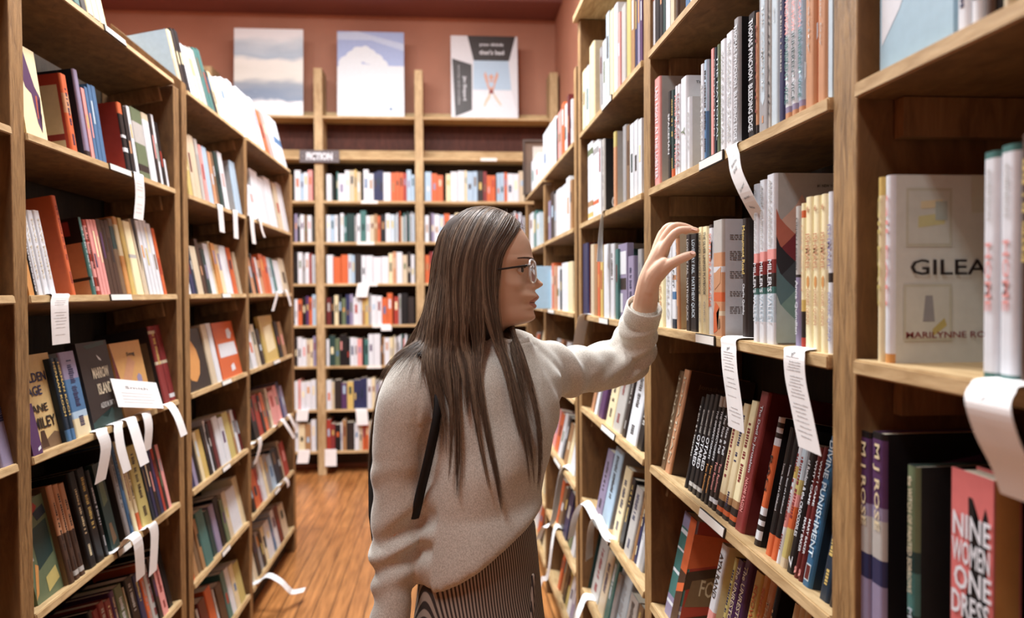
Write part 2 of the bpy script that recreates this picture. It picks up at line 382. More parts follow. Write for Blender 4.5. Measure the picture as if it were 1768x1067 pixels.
# ------------------------------------------------------------------ books
SPECS = []        # every book in view, gathered first, then built
def cover_bm(w, d, h, t=.0022, bands=(), hard=True):
    """cover board wrapped round a rounded spine; bands = (z0, z1, slot, where)"""
    r = min(w*.42, .006); o = []
    o.append((-w/2, d)); o.append((-w/2, r))
    for a in (30, 60): o.append((-w/2 + r*(1-math.cos(R_(a))), r*(1-math.sin(R_(a)))))
    o.append((-w/2+r, 0)); o.append((w/2-r, 0))
    for a in (60, 30): o.append((w/2 - r*(1-math.cos(R_(a))), r*(1-math.sin(R_(a)))))
    o.append((w/2, r)); o.append((w/2, d))
    t = min(t, w*.2)
    inner = [(w/2-t, d), (w/2-t, t*1.2), (-w/2+t, t*1.2), (-w/2+t, d)]
    prof = o+inner; n = len(prof); no = len(o)
    zs = sorted({0, h} | {min(max(b[0], 0), h) for b in bands} | {min(max(b[1], 0), h) for b in bands})
    bm = bmesh.new(); lv = [[bm.verts.new((x, y, z)) for x, y in prof] for z in zs]
    for k in range(len(zs)-1):
        zm = (zs[k]+zs[k+1])/2
        for i in range(n):
            j = (i+1) % n
            f = bm.faces.new((lv[k][i], lv[k][j], lv[k+1][j], lv[k+1][i]))
            if i < no-1:
                spine = 1 <= i <= no-3
                f.material_index = 0 if spine else 1
                for b in bands:
                    if b[0] <= zm <= b[1] and (b[3] == 'all' or (spine and b[3] == 'spine') or (not spine and b[3] == 'board')): f.material_index = b[2]
            else: f.material_index = 0
    # rim strips top and bottom
    def rim(L, top):
        mid = no//2
        # connect outer loop to the inner loop as a fan of quads
        a, b_, c, d_ = L[no], L[no+1], L[no+2], L[no+3]
        F = [(L[0], L[1], c, d_)]
        for i in range(1, mid-1): F.append((L[i], L[i+1], c))
        F.append((L[mid-1], L[mid], b_, c))
        for i in range(mid, no-2): F.append((L[i], L[i+1], b_))
        F.append((L[no-2], L[no-1], a, b_))
        for f in F:
            fc = bm.faces.new(f if not top else f); fc.material_index = 1
    rim(lv[0], False); rim(lv[-1], True)
    bmesh.ops.recalc_face_normals(bm, faces=bm.faces)
    return bm
def pages_bm(w, d, h, hard=True):
    g = .003 if hard else .0006; t = min(.0022, w*.2)
    bm = bmesh.new(); box(bm, (-w/2+t+.0002, t*1.2+.0002, g), (w/2-t-.0002, d-(g if hard else .0005), h-g))
    return bm
def title_bars(w, h, rnd, style):
    """unreadable small title marks along a spine"""
    bm = bmesh.new(); zz = h*(.9 if style != 1 else .82); end = h*(.35 if style != 2 else .5)
    lw = w*rnd.uniform(.28, .45); x0 = -lw/2
    while zz > end:
        L = rnd.uniform(.002, .0055)
        if rnd.random() > .18: box(bm, (x0 + rnd.uniform(0, lw*.15), -.0006, zz-L), (x0+lw*rnd.uniform(.75, 1), -.0002, zz))
        zz -= L + rnd.uniform(.0012, .0022)
    zz = h*.24
    if rnd.random() < .7:
        while zz > h*.12:
            L = rnd.uniform(.002, .004); box(bm, (-w*.14, -.0006, zz-L), (w*.14, -.0002, zz)); zz -= L+.0016
    return bm
def book(side, lev, xl, xr, yt, c, **k):
    """one book, spine out. xl/xr = photo columns of the spine's foot, yt = photo row of its top (or h in metres)"""
    sb = k.pop('sb', .012 if side != 'B' else .02)
    if side == 'R' and RTILT[lev] and 'sbx' not in k: sb += .012
    k.pop('sbx', 0)
    a = shelf_pt(side, lev, xl, sb); b = shelf_pt(side, lev, xr, sb); f, z, t = shelf_info(side, lev)
    t = k.pop('tilt', t); p = (a+b)/2
    w = max((a-b).length-.0006, .0035)
    h = k.pop('h', None)
    if h is None: h = solve_h(yt, p, updir(side, t), 1)
    h = min(max(h, .1), .33)
    SPECS.append(dict(side=side, lev=lev, p=p, w=w, h=h, t=t, c=c, x=(xl+xr)/2, lean=k.pop('lean', 0), d=min(k.pop('d', h*.66), DEPTH-.045), kind='spine', o=k))
def face(side, lev, xl, xr, yt, c, **k):
    """a book displayed cover out toward the aisle"""
    sb = k.pop('sb', .02)
    a = shelf_pt(side, lev, xl, sb); b = shelf_pt(side, lev, xr, sb); f, z, t = shelf_info(side, lev); t = k.pop('tilt', t)
    p = (a+b)/2; w = (a-b).length-.001; h = k.pop('h', None) or solve_h(yt, p, updir(side, t), 1)
    SPECS.append(dict(side=side, lev=lev, p=p, w=w, h=min(h, .33), t=t, c=c, x=(xl+xr)/2, lean=k.pop('lean', 0), d=k.pop('d', .024), kind='face', o=k))
rr = random.Random(3)
def row(side, lev, x0, tokens, hbase=.215, x1=None):
    """tokens such as 'W9' (white, 9 px wide at the shelf), '_6' gap, 'R8/.23' with own height"""
    tk = tokens.split(); tot = sum(float(t[1:].split('/')[0]) for t in tk); sc = (x1-x0)/tot if x1 else 1
    x = x0
    for t in tk:
        wv = float(t[1:].split('/')[0])*sc; h = float(t.split('/')[1]) if '/' in t else hbase*rr.uniform(.9, 1.1)
        if t[0] != '_': book(side, lev, x+.15, x+wv-.15, None, t[0], h=h, sb=.012+rr.uniform(0, .012) + (.008 if side == 'B' else 0))
        x += wv
# ---- right case, second bay (the one she reaches into)
b = book
def R1():
    # top shelf in view
    for xl, xr, c in [(1127,1131,'W'),(1132,1138,'K'),(1139,1144,'K'),(1145,1149,'q'),(1150,1157,'W'),(1158,1164,'b')]: b('R',5,xl,xr,None,c,h=.225)
    b('R',5,1166,1170,None,'D',h=.22,bc='E')
    for xl, xr, c in [(1184,1191,'B'),(1192,1197,'W'),(1199,1206,'W'),(1210,1222,'N'),(1224,1236,'b')]: b('R',5,xl,xr,None,c,h=.225)
    # shelf of tall hardbacks above her hand
    b('R',4,1130,1139,135,'p',bc='A',bands=[(.72,1,'p','spine')],txt=[('LAST NIGHT AT THE LOBSTER','w',.08,.92,.5)],poly=[('O',[(.3,.42),(.42,.5),(.5,.45),(.42,.3),(.5,.2),(.38,.22)])])
    b('R',4,1153,1158,158,'K',bands=[(.4,.6,'q','spine')],txt=[('SPACEMAN','w',.3,.75,.55)])
    b('R',4,1158.5,1163,156,'q',bc='K',bands=[(0,.12,'O','spine')])
    b('R',4,1165,1169,149,'w',txt=[('HERE AND THERE','p',.1,.9,.6)])
    b('R',4,1169.5,1174,146,'w',txt=[('HOUSE OF DAYS','m',.1,.9,.7)])
    b('R',4,1175,1185,134,'w',bc='W',txt=[('Y','g',.4,.48,.6)],ctxt=[('THE CIRCLE','K',.35,.93,.055,.006)])
    b('R',4,1186,1191,168,'w',bc='A',d=.12,txt=[('ESSAYS','A',.3,.8,.4)])
    b('R',4,1209,1214,111,'w',txt=[('SOUTHERN','A',.2,.8,.5)])
    b('R',4,1215,1220,104,'L',bc='T',bands=[(0,.5,'B','spine')])
    b('R',4,1228,1232,84,'p',bands=[(.5,1,'O','spine')])
    b('R',4,1232.5,1236.5,82,'U',txt=[('CONVICTION','A',.2,.9,.5)])
    b('R',4,1237,1242,77,'g',bc='K',txt=[('THE NATIONAL','l',.15,.9,.5)])
    b('R',4,1243,1252,69,'w',txt=[('WOLF IN CAPITALS','A',.1,.9,.4)])
    b('R',4,1253,1265,56,'w',txt=[('THE COLLECTED STORIES','A',.08,.94,.45)])
    b('R',4,1266,1275,32,'G',bc='K',txt=[('THOMAS PYNCHON  BLEEDING EDGE','w',.06,.95,.62)],poly=[('G',[(.5,.28),(.62,.32),(.66,.3),(.56,.12),(.62,.3),(.5,.26)]),('G',[(.62,.78),(.7,.8),(.72,.66),(.64,.64)])])
    b('R',4,1291,1303,23,'K',bc='K',txt=[('THOMAS PYNCHON  BLEEDING EDGE','w',.07,.95,.62)])
    b('R',4,1304,1308,22,'t',bands=[(0,.1,'k','spine')],txt=[('MASON','m',.2,.9,.5)])
    b('R',4,1309,1325,None,'G',h=.236,bands=[],spoly=[('l',[(.3,.24),(.5,.2),(.7,.24),(.7,.97),(.5,.99),(.3,.97)]),('t',[(.42,.08),(.58,.08),(.58,.13),(.42,.13)])],txt=[('THE COMPLETE','A',.3,.9,.2)])
    b('R',4,1326,1330,None,'A',h=.236,txt=[('VINELAND','K',.1,.9,.6)])
    b('R',4,1330.5,1343,None,'l',h=.24,bc='N',txt=[('against','A',.7,.8,.25)])
    b('R',4,1344,1353,None,'N',h=.236)
    for i,(xl,xr) in enumerate([(1354,1363.5),(1365.5,1374.5),(1377,1386)]):
        b('R',4,xl,xr,None,'w' if i<2 else 'L',h=.232-.003*i,bc='k',bands=[(0,.06,'t','spine'),(.06,.1,'v','spine')],txt=[('PYNCHON','p',.58,.86,.62),('INHERENT VICE','q' if i%2 else 'T',.12,.56,.62)])
    b('R',4,1389,1405,None,'t',h=.238,bc='O',bands=[(0,1,'t','spine')],txt=[('Gravity','A',.35,.8,.22)],spoly=[('G',[(.0,.2),(.18,.22),(.2,.3),(.0,.32)])])
    b('R',4,1410,1425,None,'t',h=.236,bc='O',txt=[('Another Day','A',.35,.8,.22)],spoly=[('G',[(.0,.4),(.15,.42),(.15,.5),(.0,.5)])])
    b('R',4,1430,1437,None,'l',h=.2)
    # shelf at her hand
    b('R',3,1137,1145,415,'e',txt=[('ALIEN HEARTS','t',.1,.9,.4)])
    b('R',3,1149,1159,400,'w',txt=[('PIRANDELLO','A',.1,.9,.4)])
    b('R',3,1160,1167,399,'w',bands=[(.3,.38,'B','spine'),(0,.1,'U','spine'),(.5,.55,'t','spine')],txt=[('FAST','K',.42,.6,.4)])
    b('R',3,1168,1172,402,'t',bc='b',lean=-3)
    b('R',3,1184,1191,405,'k',bc='E',txt=[('LOVE MAY FAIL  MATTHEW QUICK','A',.1,.95,.55)])
    b('R',3,1192,1203,404,'K',bands=[(0,.02,'k','spine')],txt=[('LOVE MAY FAIL  MATTHEW QUICK','l',.14,.94,.55)])
    b('R',3,1205,1212,392,'e',txt=[('THE SILVER LININGS PLAYBOOK','k',.36,.95,.5),('QUICK','A',.1,.3,.4)])
    b('R',3,1212.6,1221,391,'e',bc='K',txt=[('THE SILVER LININGS PLAYBOOK','k',.36,.95,.5),('QUICK','A',.1,.3,.4)])
    b('R',3,1223,1230,388,'w',bands=[(.97,1,'k','spine')],txt=[('SORTA LIKE A ROCK STAR','O',.25,.92,.6)],spoly=[('K',[(.6,.66),(.9,.7),(.8,.78),(.95,.86),(.6,.82)]),('O',[(.1,.25),(.3,.25),(.3,.6),(.1,.62)])])
    b('R',3,1230.6,1247,380,'t',sb=.004,bc='W',bands=[(.72,1,'A','spine'),(.55,.6,'W','spine'),(.3,.38,'O','spine'),(.18,.22,'b','spine')],
      spoly=[('O',[(.1,.02),(.5,.05),(.4,.2),(.7,.25),(.3,.3),(.1,.2)]),('t',[(.2,.4),(.8,.46),(.9,.6),(.3,.55)]),('E',[(.6,.06),(.8,.08),(.75,.16),(.6,.14)])],
      clines=[(.93,.92),(.86,.78),(.72,.6),(.55,.44),(.38,.3),(.25,.14)])
    b('R',3,1280.5,1288.5,377,'k',bc='k',sb=.02,txt=[('Monument Road','Y',.54,.94,.62),('Charlie Quimby','w',.2,.46,.55)],poly=[('Y',[(.1,.44),(.5,.5),(.5,.62),(.1,.6)]),('Y',[(.2,.9),(.6,.92),(.6,1),(.1,1)])])
    QU = [(0,.12,'A'),(.12,.34,'T'),(.34,.46,'K'),(.46,.56,'m'),(.56,.64,'p')]
    for i,(xl,xr,yt) in enumerate([(1299.5,1308.5,318),(1310,1320.5,311),(1322.5,1337,301)]):
        b('R',3,xl,xr,yt,'w',bc='A',bands=[(.13,.3,'l','spine'),(.3,.34,'T','spine'),(.34,.42,'k','spine'),(.42,.5,'m','spine'),(.5,.56,'p','spine')],
          txt=[("MILLER'S VALLEY",'w',.12,.5,.5),('ANNA QUINDLEN','A',.58,.97,.42)],
          **(dict(cov='quilt',ctxt=[('#1 NEW YORK TIMES BESTSELLING','k',.62,.925,.085,.005),('ANNA','K',.8,.85,.06,.014),('QUINDLEN','K',.72,.69,.13,.022)]) if i==2 else {}))
    b('R',3,1371.5,1380.5,356,'v',bc='A',bands=[(.52,1,'A','spine'),(.5,.52,'k','spine')],txt=[('Object Lessons','k',.55,.92,.45),('Anna Quindlen','w',.1,.48,.55)],poly=[('K',[(.05,.5),(.3,.5),(.3,.66),(.05,.66)]),('K',[(.05,.86),(.4,.86),(.4,1),(.05,1)])])
    b('R',3,1381.5,1388,351,'e',bands=[(.9,.95,'O','spine'),(0,.08,'R','spine'),(.08,.26,'k','spine'),(.26,.34,'Y','spine')],txt=[('Living out loud','t',.4,.85,.4)])
    for xl,xr,yt in [(1389,1400.5,340),(1402,1413.5,338),(1415,1426,335)]:
        b('R',3,xl,xr,yt,'e',bc='y',txt=[('ISHMAEL','t',.52,.76,.62),('DANIEL QUINN','t',.17,.4,.5),('\u2740','t',.9,.94,.4)],spoly=[('o',[(.3,.425),(.5,.4),(.7,.43),(.68,.475),(.5,.49),(.3,.47)])])
    b('R',3,1427,1437,331,'w',txt=[('ISHMAEL','v',.52,.8,.6),('DANIEL QUINN','v',.08,.38,.55)],bands=[(.44,.5,'k','spine')])
    # leaning-back shelf below
    b('R',2,1123.5,1131.5,633,'b',bc='D',txt=[('JONATHAN','S',.1,.95,.5)],bands=[(0,.12,'E','spine')])
    b('R',2,1140,1146.5,640,'E',bc='D',txt=[('JONATHAN','b',.1,.95,.5)])
    b('R',2,1147,1155,638,'t',bc='D',txt=[('JONATHAN','b',.1,.95,.5)],ctxt=[('Jonathan','E',.38,.86,.07,.014)])
    b('R',2,1180,1184.5,685,'K')
    for xl,xr in [(1186,1192.5),(1193,1199.5),(1200,1206.5)]: b('R',2,xl,xr,681,'K',bc='k',txt=[('OTARED','w',.26,.58,.75),('MOHAMMAD RABIE','A',.6,.84,.4)],bands=[(.06,.1,'A','spine')])
    for xl,xr in [(1207.5,1213),(1213.6,1219.5)]: b('R',2,xl,xr,684,'K',txt=[('THE IMPERFECTIONISTS','w',.4,.86,.5),('Tom Rachman','o',.1,.36,.5)],bands=[(.9,1,'A','spine')])
    for xl,xr in [(1220.3,1226),(1226.6,1232.5)]: b('R',2,xl,xr,690,'k',txt=[('The Rise & Fall','w',.5,.86,.6),('Tom Rachman','p',.16,.42,.6)],bands=[(.06,.1,'w','spine')])
    for xl,xr,yt in [(1234,1243.5,700),(1244.5,1254,697),(1255.5,1266,692)]: b('R',2,xl,xr,yt,'e' if xl>1254 else 'C',bc='b',bands=[(0,.14,'k','spine'),(.04,.08,'O','spine'),(.14,.2,'S','spine')])
    b('R',2,1267,1280,676,'m',bc='M',txt=[('The Devil in Jerusalem','w',.42,.9,.36),('NAOMI RAGEN','p',.14,.38,.34)])
    b('R',2,1299.5,1307,720,'w',bc='K',bands=[(.3,.78,'O','spine'),(.0,.05,'k','spine'),(.12,.16,'k','spine'),(.2,.24,'k','spine'),(.84,.88,'k','spine'),(.92,.96,'k','spine')],txt=[('RAO','k',.42,.7,.5)])
    for xl,xr in [(1319.5,1328.5),(1329,1337.5)]: b('R',2,xl,xr,738,'K',bands=[(0,.17,'O','spine')],txt=[('Tomas, Story of a Childhood','w',.35,.72,.35)])
    b('R',2,1338.5,1343.5,762,'w',bands=[(.7,.8,'Y','spine'),(.3,.42,'p','spine')])
    b('R',2,1344,1353,768,'y',bc='t',bands=[(.72,1,'l','spine'),(.32,.5,'O','spine'),(.5,.6,'p','spine'),(0,.08,'b','spine')])
    b('R',2,1356,1366.5,778,'K',txt=[('of Random & the CROCODILES','w',.3,.92,.42),('7','w',.05,.14,.6)])
    for xl,xr in [(1368.5,1375),(1375.7,1382)]: b('R',2,xl,xr,772,'M',bc='D',txt=[('WHY I CAME','w',.56,.9,.5),('MARY BAKER','w',.2,.46,.55),('a','p',.03,.09,.5)])
    b('R',2,1383,1396,754,(50,98,134),bc='U',txt=[('DIVINE PUNISHMENT','l',.2,.97,.6)],spoly=[('l',[(.2,.04),(.8,.04),(.8,.15),(.2,.15)]),('M',[(.26,.05),(.74,.05),(.74,.14),(.26,.14)])])
    b('R',2,1412,1428,None,'U',h=.19,bc='K',d=.12); b('R',2,1429,1437,None,'k',h=.2)
    # lowest shelf in view
    b('R',1,1146,1166,890,'T',bc='R',bands=[(.86,1,'v','spine'),(.8,.84,'w','spine'),(.64,.66,'w','spine'),(.42,.45,'w','spine'),(0,.2,'v','spine'),(.12,.15,'w','spine')],
      spoly=[('O',[(.55,.5),(1,.5),(1,1),(.55,1)]),('D',[(.55,0),(1,0),(1,.5),(.55,.5)]),('O',[(.55,.28),(1,.34),(1,.42),(.55,.36)])],
      poly=[('O',[(0,.55),(.9,.72),(.9,.9),(0,.88)]),('D',[(0,.35),(.9,.6),(.9,.7),(0,.52)]),('E',[(.06,.2),(.9,.3),(.9,.62),(.1,.45)]),('D',[(.1,.0),(.9,.0),(.9,.26),(.1,.1)])],ctxt=[('FOUR','b',.45,.4,.075,.04)])
    b('R',1,1204,1213,940,'w',bc='C',bands=[(0,.45,'p','spine'),(.2,.3,'O','spine')],txt=[('AYN RAND','k',.55,.92,.5)],poly=[('O',[(.3,.7),(.6,.72),(.55,.82),(.35,.86)]),('O',[(.1,.1),(.3,.2),(.2,.4),(.08,.36)])])
    b('R',1,1225,1230,963,'y'); 
    for xl,xr in [(1230.5,1239),(1240,1249)]: b('R',1,xl,xr,967,'P',txt=[('The UNRESTORED WOMAN','b',.1,.95,.6)])
    b('R',1,1257,1268,988,'Y',txt=[('KNOW YOUR MOTHER','O',.1,.9,.45)]); b('R',1,1269,1277,992,'o',bc='b',txt=[('KNOW YOUR MOTHER','O',.1,.9,.5)])
    b('R',1,1278,1287,998,'t',txt=[('THE RUNAWAYS','b',.2,.85,.5)]); b('R',1,1288,1293,1006,'U',bc='K')
    for xl,xr in [(1316,1323),(1324,1331),(1332,1339)]: b('R',1,xl,xr,1042,'C',bc='D',bands=[(.2,.4,'k','spine')])
    row('R',1,1360,'K10 D9 G8 O10 N9 b9',.2)
R1()
def R0():
    keep = dict(RTILT); RTILT[2] = RTILT[1] = 0
    face('R',4,1519,1646,None,(158,188,204),h=.24,d=.02,poly=[('w',[(.03,.16),(.3,.3),(.48,.46),(.3,.56),(.1,.8),(.03,.84)]),((176,190,206),[(.3,.7),(.45,.52),(.75,.52),(.9,.7),(.95,.97),(.15,.97)]),('C',[(.96,.28),(.9,.7),(.72,.46)]),((226,176,164),[(.44,.42),(.74,.47),(.74,.53),(.44,.47)])],ftxt=[('Luck','y',.1,.55,.04,.03)])
    b('R',4,1650,1672,None,'w',h=.225); b('R',4,1674,1692,None,'w',h=.225); b('R',4,1698,1712,None,'D',h=.22,bc='k'); row('R',4,1716,'K14 b12 G14 C12',.22)
    b('R',3,1513,1523,306,'Y',bands=[(.0,.9,'C','spine')],txt=[('GILEAD','y',.3,.9,.4)],d=.14)
    b('R',3,1525,1538,303,'w',bc=(212,214,206),bands=[(.0,.05,'o','spine')],txt=[('GILEAD','p',.3,.9,.35)],d=.15,cov='gilead',ctxt=[('GILEAD','k',.56,.51,.122,.0185),('MARILYNNE ROBINSON','m',.62,.15,.15,.0075)])
    for xl,xr,yt in [(1693,1720,262),(1722,1752,250)]: b('R',3,xl,xr,yt,'w',bc='A',bands=[(.97,1,'T','spine'),(0,.03,'T','spine')],txt=[('HOME','p',.3,.6,.38),('ROBINSON','A',.7,.92,.25)])
    row('R',3,1758,'D16 b12 W14',.22)
    for xl,xr,yt in [(1480,1500,744),(1502,1524,747)]: b('R',2,xl,xr,yt,'P',bc='K',bands=[(.82,.97,'P','spine'),(.97,1,'K','spine'),(.42,.6,'A','spine'),(.6,.66,'v','spine'),(.3,.42,'N','spine'),(0,.3,'v','spine')],txt=[('M J ROSE','C',.55,.95,.5)],**(dict(poly=[('P',[(.3,.7),(.8,.72),(.7,.9),(.35,.86)])]) if xl>1500 else {}))
    b('R',2,1562,1580,804,'q',bc='K',bands=[(.6,1,'g','spine'),(.3,.5,'T','spine')],txt=[('the WITCH OF PAINTED SORROWS','b',.4,.95,.4),('M J ROSE','l',.05,.33,.5)])
    face('R',2,1640,1713,None,(206,112,110),h=.252,d=.03,sc='o',sb=.025,poly=[('K',[(.18,0),(.95,0),(.88,.35),(.8,.55),(.86,.7),(.88,.84),(.82,.88),(.72,.8),(.62,.8),(.52,.9),(.42,.9),(.44,.74),(.48,.6),(.3,.4)])],
         ftxt=[('NINE','w',.52,.775,.06,.025),('WOMEN','w',.5,.665,.084,.025),('ONE','w',.55,.555,.055,.025),('DRESS','w',.5,.445,.085,.025)])
    row('R',2,1766,'q14 v14 R12 K14',.245)
    row('R',1,1560,'K14 O16 b14 N16 W14 D14',.21)
    RTILT.update(keep)
R0()
def R2():
    L = [('e',1006,1011,122),('w',1012,1017,115),('C',1018,1026,76),('G',1036,1040,82),('w',1041,1046,70),('l',1047,1052,22),('C',1053,1059,18),('W',1060,1066,8),('p',1067,1071,6),('A',1073,1080,-2),('y',1082,1089,-12),('S',1090,1096,-14),('N',1097,1100,-14),('v',1101,1105,-20),('P',1106,1109,-20)]
    for c,a,d,y in L: b('R',5,a,d,None if y<8 else y,c,**({'h':.235} if y<8 else {}),**({'bc':'b'} if c=='C' else {}))
    b('R',4,1015,1023,247,'w',bands=[(.84,.92,'g','spine'),(.18,.25,'S','spine'),(.04,.1,'Y','spine')]); b('R',4,1024,1033,245,'w',bands=[(.84,.92,'G','spine'),(.18,.23,'O','spine')])
    b('R',4,1034,1038,244,'w'); b('R',4,1039,1043,241,'A',bc='K',ctxt=[('MU','w',.35,.9,.05,.012),('CLASS','w',.4,.16,.08,.04)])
    for c,a,d,y in [('t',1059,1063,228),('G',1075,1081,217),('E',1082,1087,216),('w',1088,1094,214),('W',1095,1101,208),('w',1102,1108,206)]: b('R',4,a,d,y,c,**({'bc':'A','bands':[(.8,1,'y','spine')]} if c=='t' else {}))
    b('R',3,1003.5,1015,421,'N',bc='M'); 
    for c,a,d,y in [('b',1020,1025,422),('S',1026,1031,422),('O',1032,1036,440),('Y',1037,1041,424),('w',1042.5,1051,422)]: b('R',3,a,d,y,c)
    b('R',3,1054,1060,421,'w',bc='A'); b('R',3,1063,1067,430,'T'); face('R',3,1068,1083,421,'v',d=.02,poly=[('w',[(.1,.1),(.5,.1),(.5,.35),(.1,.35)]),('k',[(.1,.4),(.9,.4),(.9,.55),(.1,.55)]),('w',[(.1,.6),(.9,.6),(.9,.9),(.1,.9)])])
    b('R',3,1084,1094,442,'v',bc='v'); b('R',3,1101,1108,430,'G')
    for c,a,d,h in [('t',1020,1024,.2),('w',1026,1030,.2),('P',1032,1039,.2),('C',1045,1056,.235),('A',1057,1070,.235),('k',1073,1078,.21),('w',1080,1096,.22),('K',1098,1107,.2)]: b('R',2,a,d,None,c,h=h)
    for c,a,d,y in [('v',1028,1037,778),('L',1038,1050,775),('C',1056,1066,808),('K',1068,1074,826),('A',1076,1086,842)]: b('R',1,a,d,y,c,**({'bc':'G'} if c=='L' else {'bc':'S'} if c=='C' else {}))
    row('R',1,1087,'S5 N5 W5 G6',.2)
    row('R',0,1010,'q5 P4 A12 b9 T8 G5 l16 A12 E7 v8 W6',.21)
R2()
def R34():
    row('R',5,938,'w6 W7 w8 k3 p6 O4 w5 M3 w5',.235,988)
    row('R',4,945,'v6 k6 G4 w7 W10 w6 S4',.22,988)
    row('R',3,945,'w7 O4 t4 w6 k3 w9 C8',.21,988)
    for lv in (2,1,0,-1): row('R',lv,{2:949,1:953,0:956,-1:962}[lv],['W6 t4 k5 w6 A5 G5 C6','p4 O5 w4 k5 S5 C4 w7','O6 E5 k4 N6 K4 g5 w5','O4 S7 k5 y6 w6 v5 G5'][(2-lv)%4],.2,990)
    row('R',5,913,'K7 w8 _2 w8',.2,930); row('R',4,911,'v3 w5 T5 l5',.21,932); row('R',3,911,'w5 k5 w5 v5',.2,934)
    for lv in (2,1,0,-1): row('R',lv,{2:914,1:916,0:919,-1:922}[lv],'w5 O4 k4 C5 G4',.2,{2:936,1:938,0:941,-1:945}[lv])
R34()
# ---- nearest left case
def L1():
    for xl,xr,c in [(119,130,'K'),(131,142,'T'),(143,153,'k'),(155,165,'e'),(166,176,'e'),(177,188,'e')]: b('L',5,xl,xr,None,c,h=.235,bands=[(0,.06,'k','spine')])
    row('L',5,60,'K12 O10 b10 G12 W10',.22)
    face('L',4,47,84,None,'e',h=.225,d=.02,poly=[('P',[(.08,.8),(.2,.92),(.45,.95),(.75,.6),(.95,.5),(.8,.45),(.9,.3),(.75,.4),(.8,.1),(.65,.2),(.55,.5),(.3,.55)]),('O',[(.72,.5),(.78,.5),(.72,.25),(.68,.25)])])
    b('L',4,126,136,128,'O',bc='R',bands=[(.5,.75,'t','spine')],panel=[(.1,.86,.06,.86,'b'),(.1,.8,.16,.24,'m')])
    b('L',4,151,158.5,120,'v',bc='U',bands=[(0,.08,'k','spine')]); b('L',4,159.5,165,152,'p'); b('L',4,166,171,150,'B',bands=[(.86,1,'o','spine')]); b('L',4,172,178,146,'B'); b('L',4,178.6,185,148,'B',bands=[(.2,.25,'l','spine')])
    b('L',4,222,229,177,'K',bc='R',bands=[(.84,1,'O','spine'),(.5,.54,'w','spine'),(.3,.36,'w','spine')]); b('L',4,230,236,184,'K'); b('L',4,237,242,183,'w')
    b('L',4,244,262,188,'g',bands=[(.5,.8,'A','spine'),(.1,.2,'k','spine')]); b('L',4,263,274,196,'w',bands=[(.9,1,'b','spine')]); b('L',4,275,279,197,'k'); b('L',4,279.5,283,198,'w',bands=[(.1,.3,'k','spine')]); b('L',4,284,289,211,'K',bands=[(.5,.55,'w','spine'),(.3,.34,'o','spine')]); b('L',4,290,293,None,'w',h=.1)
    b('L',3,51,60,415,'o',bands=[(.6,1,'q','spine')],sb=.01); b('L',3,61,66,None,'K',h=.2,txt=[('ooooooooo','w',.05,.7,.5)])
    for xl,xr in [(67,76.5),(77.5,87.5),(88.5,99)]: b('L',3,xl,xr,363,'w',txt=[('DAVE EGGERS','b',.2,.9,.3)],d=.13)
    b('L',3,126,133,356,'O',bc='O',d=.2,h=.262,lean=0,poly=[('o',[(.3,.2),(.5,.12),(.8,.35),(.7,.4),(.45,.2)]),('p',[(.4,.5),(.48,.52),(.3,.72),(.2,.8)]),('w',[(.25,.5),(.3,.5),(.3,.56),(.25,.56)])])
    b('L',3,163,168.5,375,'T',bc='t',panel=[(.0,1,.68,1,'K'),(.2,.7,.78,.96,'m'),(.0,1,.2,.24,'k')])
    for xl,xr in [(170,175.5),(176,181),(181.5,186.5),(187,191.5)]: b('L',3,xl,xr,379,'p',bands=[(.92,1,'R','spine'),(.7,.74,'R','spine'),(.45,.55,'R','spine'),(.12,.24,'R','spine'),(0,.06,'R','spine')],**({'bc':'R'} if xl<171 else {}))
    b('L',3,192.5,199,378,'D',bands=[(.6,.64,'S','spine')]); 
    for xl,xr in [(199.5,205.5),(206,212.5)]: b('L',3,xl,xr,380,'D',bands=[(.2,.35,'b','spine'),(0,.2,'M','spine'),(.7,.75,'b','spine')])
    b('L',3,213,221,377,'E',bands=[(.6,.9,'q','spine')]); b('L',3,222,229,374,'o',bands=[(.5,.9,'C','spine')]); b('L',3,230,237,376,'Y'); b('L',3,238,250,382,'e',bands=[(.5,.55,'A','spine')])
    b('L',3,251,258.5,378,'b',spoly=[('K',[(.1,1),(.9,1),(.7,.5),(.5,.3),(.3,.6)])])
    for xl,xr in [(259.5,265),(265.6,271),(271.6,277)]: b('L',3,xl,xr,380,'w',bands=[(.2,1,'P','spine'),(.0,.12,'v','spine'),(.5,.55,'K','spine'),(.6,.65,'A','spine')])
    b('L',3,277.6,283,386,'w'); b('L',3,284,289,394,'O')
    face('L',2,58,75,None,'P',h=.12,d=.012,sb=.004,poly=[('w',[(.6,.06),(.9,.1),(.9,.16),(.6,.12)])])
    face('L',2,53,118,613,(206,178,124),d=.03,sb=.03,poly=[('E',[(0,0),(1,0),(1,.1),(.7,.16),(.4,.08),(0,.14)]),('D',[(.3,.02),(.5,.02),(.45,.2),(.35,.2)])],ftxt=[('GOLDEN','N',.42,.76,.13,.024),('AGE','N',.42,.62,.065,.024),('JANE','k',.42,.42,.085,.026),('SMILEY','k',.45,.28,.12,.028)])
    for xl,xr in [(119.5,126.5),(127,133.5)]: b('L',2,xl,xr,618,'U',txt=[('HERMAN KOCH','Y',.3,.95,.5)],bands=[(0,.14,'B','spine')])
    b('L',2,134.5,160,607,'L',bands=[(.68,1,'v','spine'),(.3,.68,'B','spine'),(0,.22,'C','spine')])
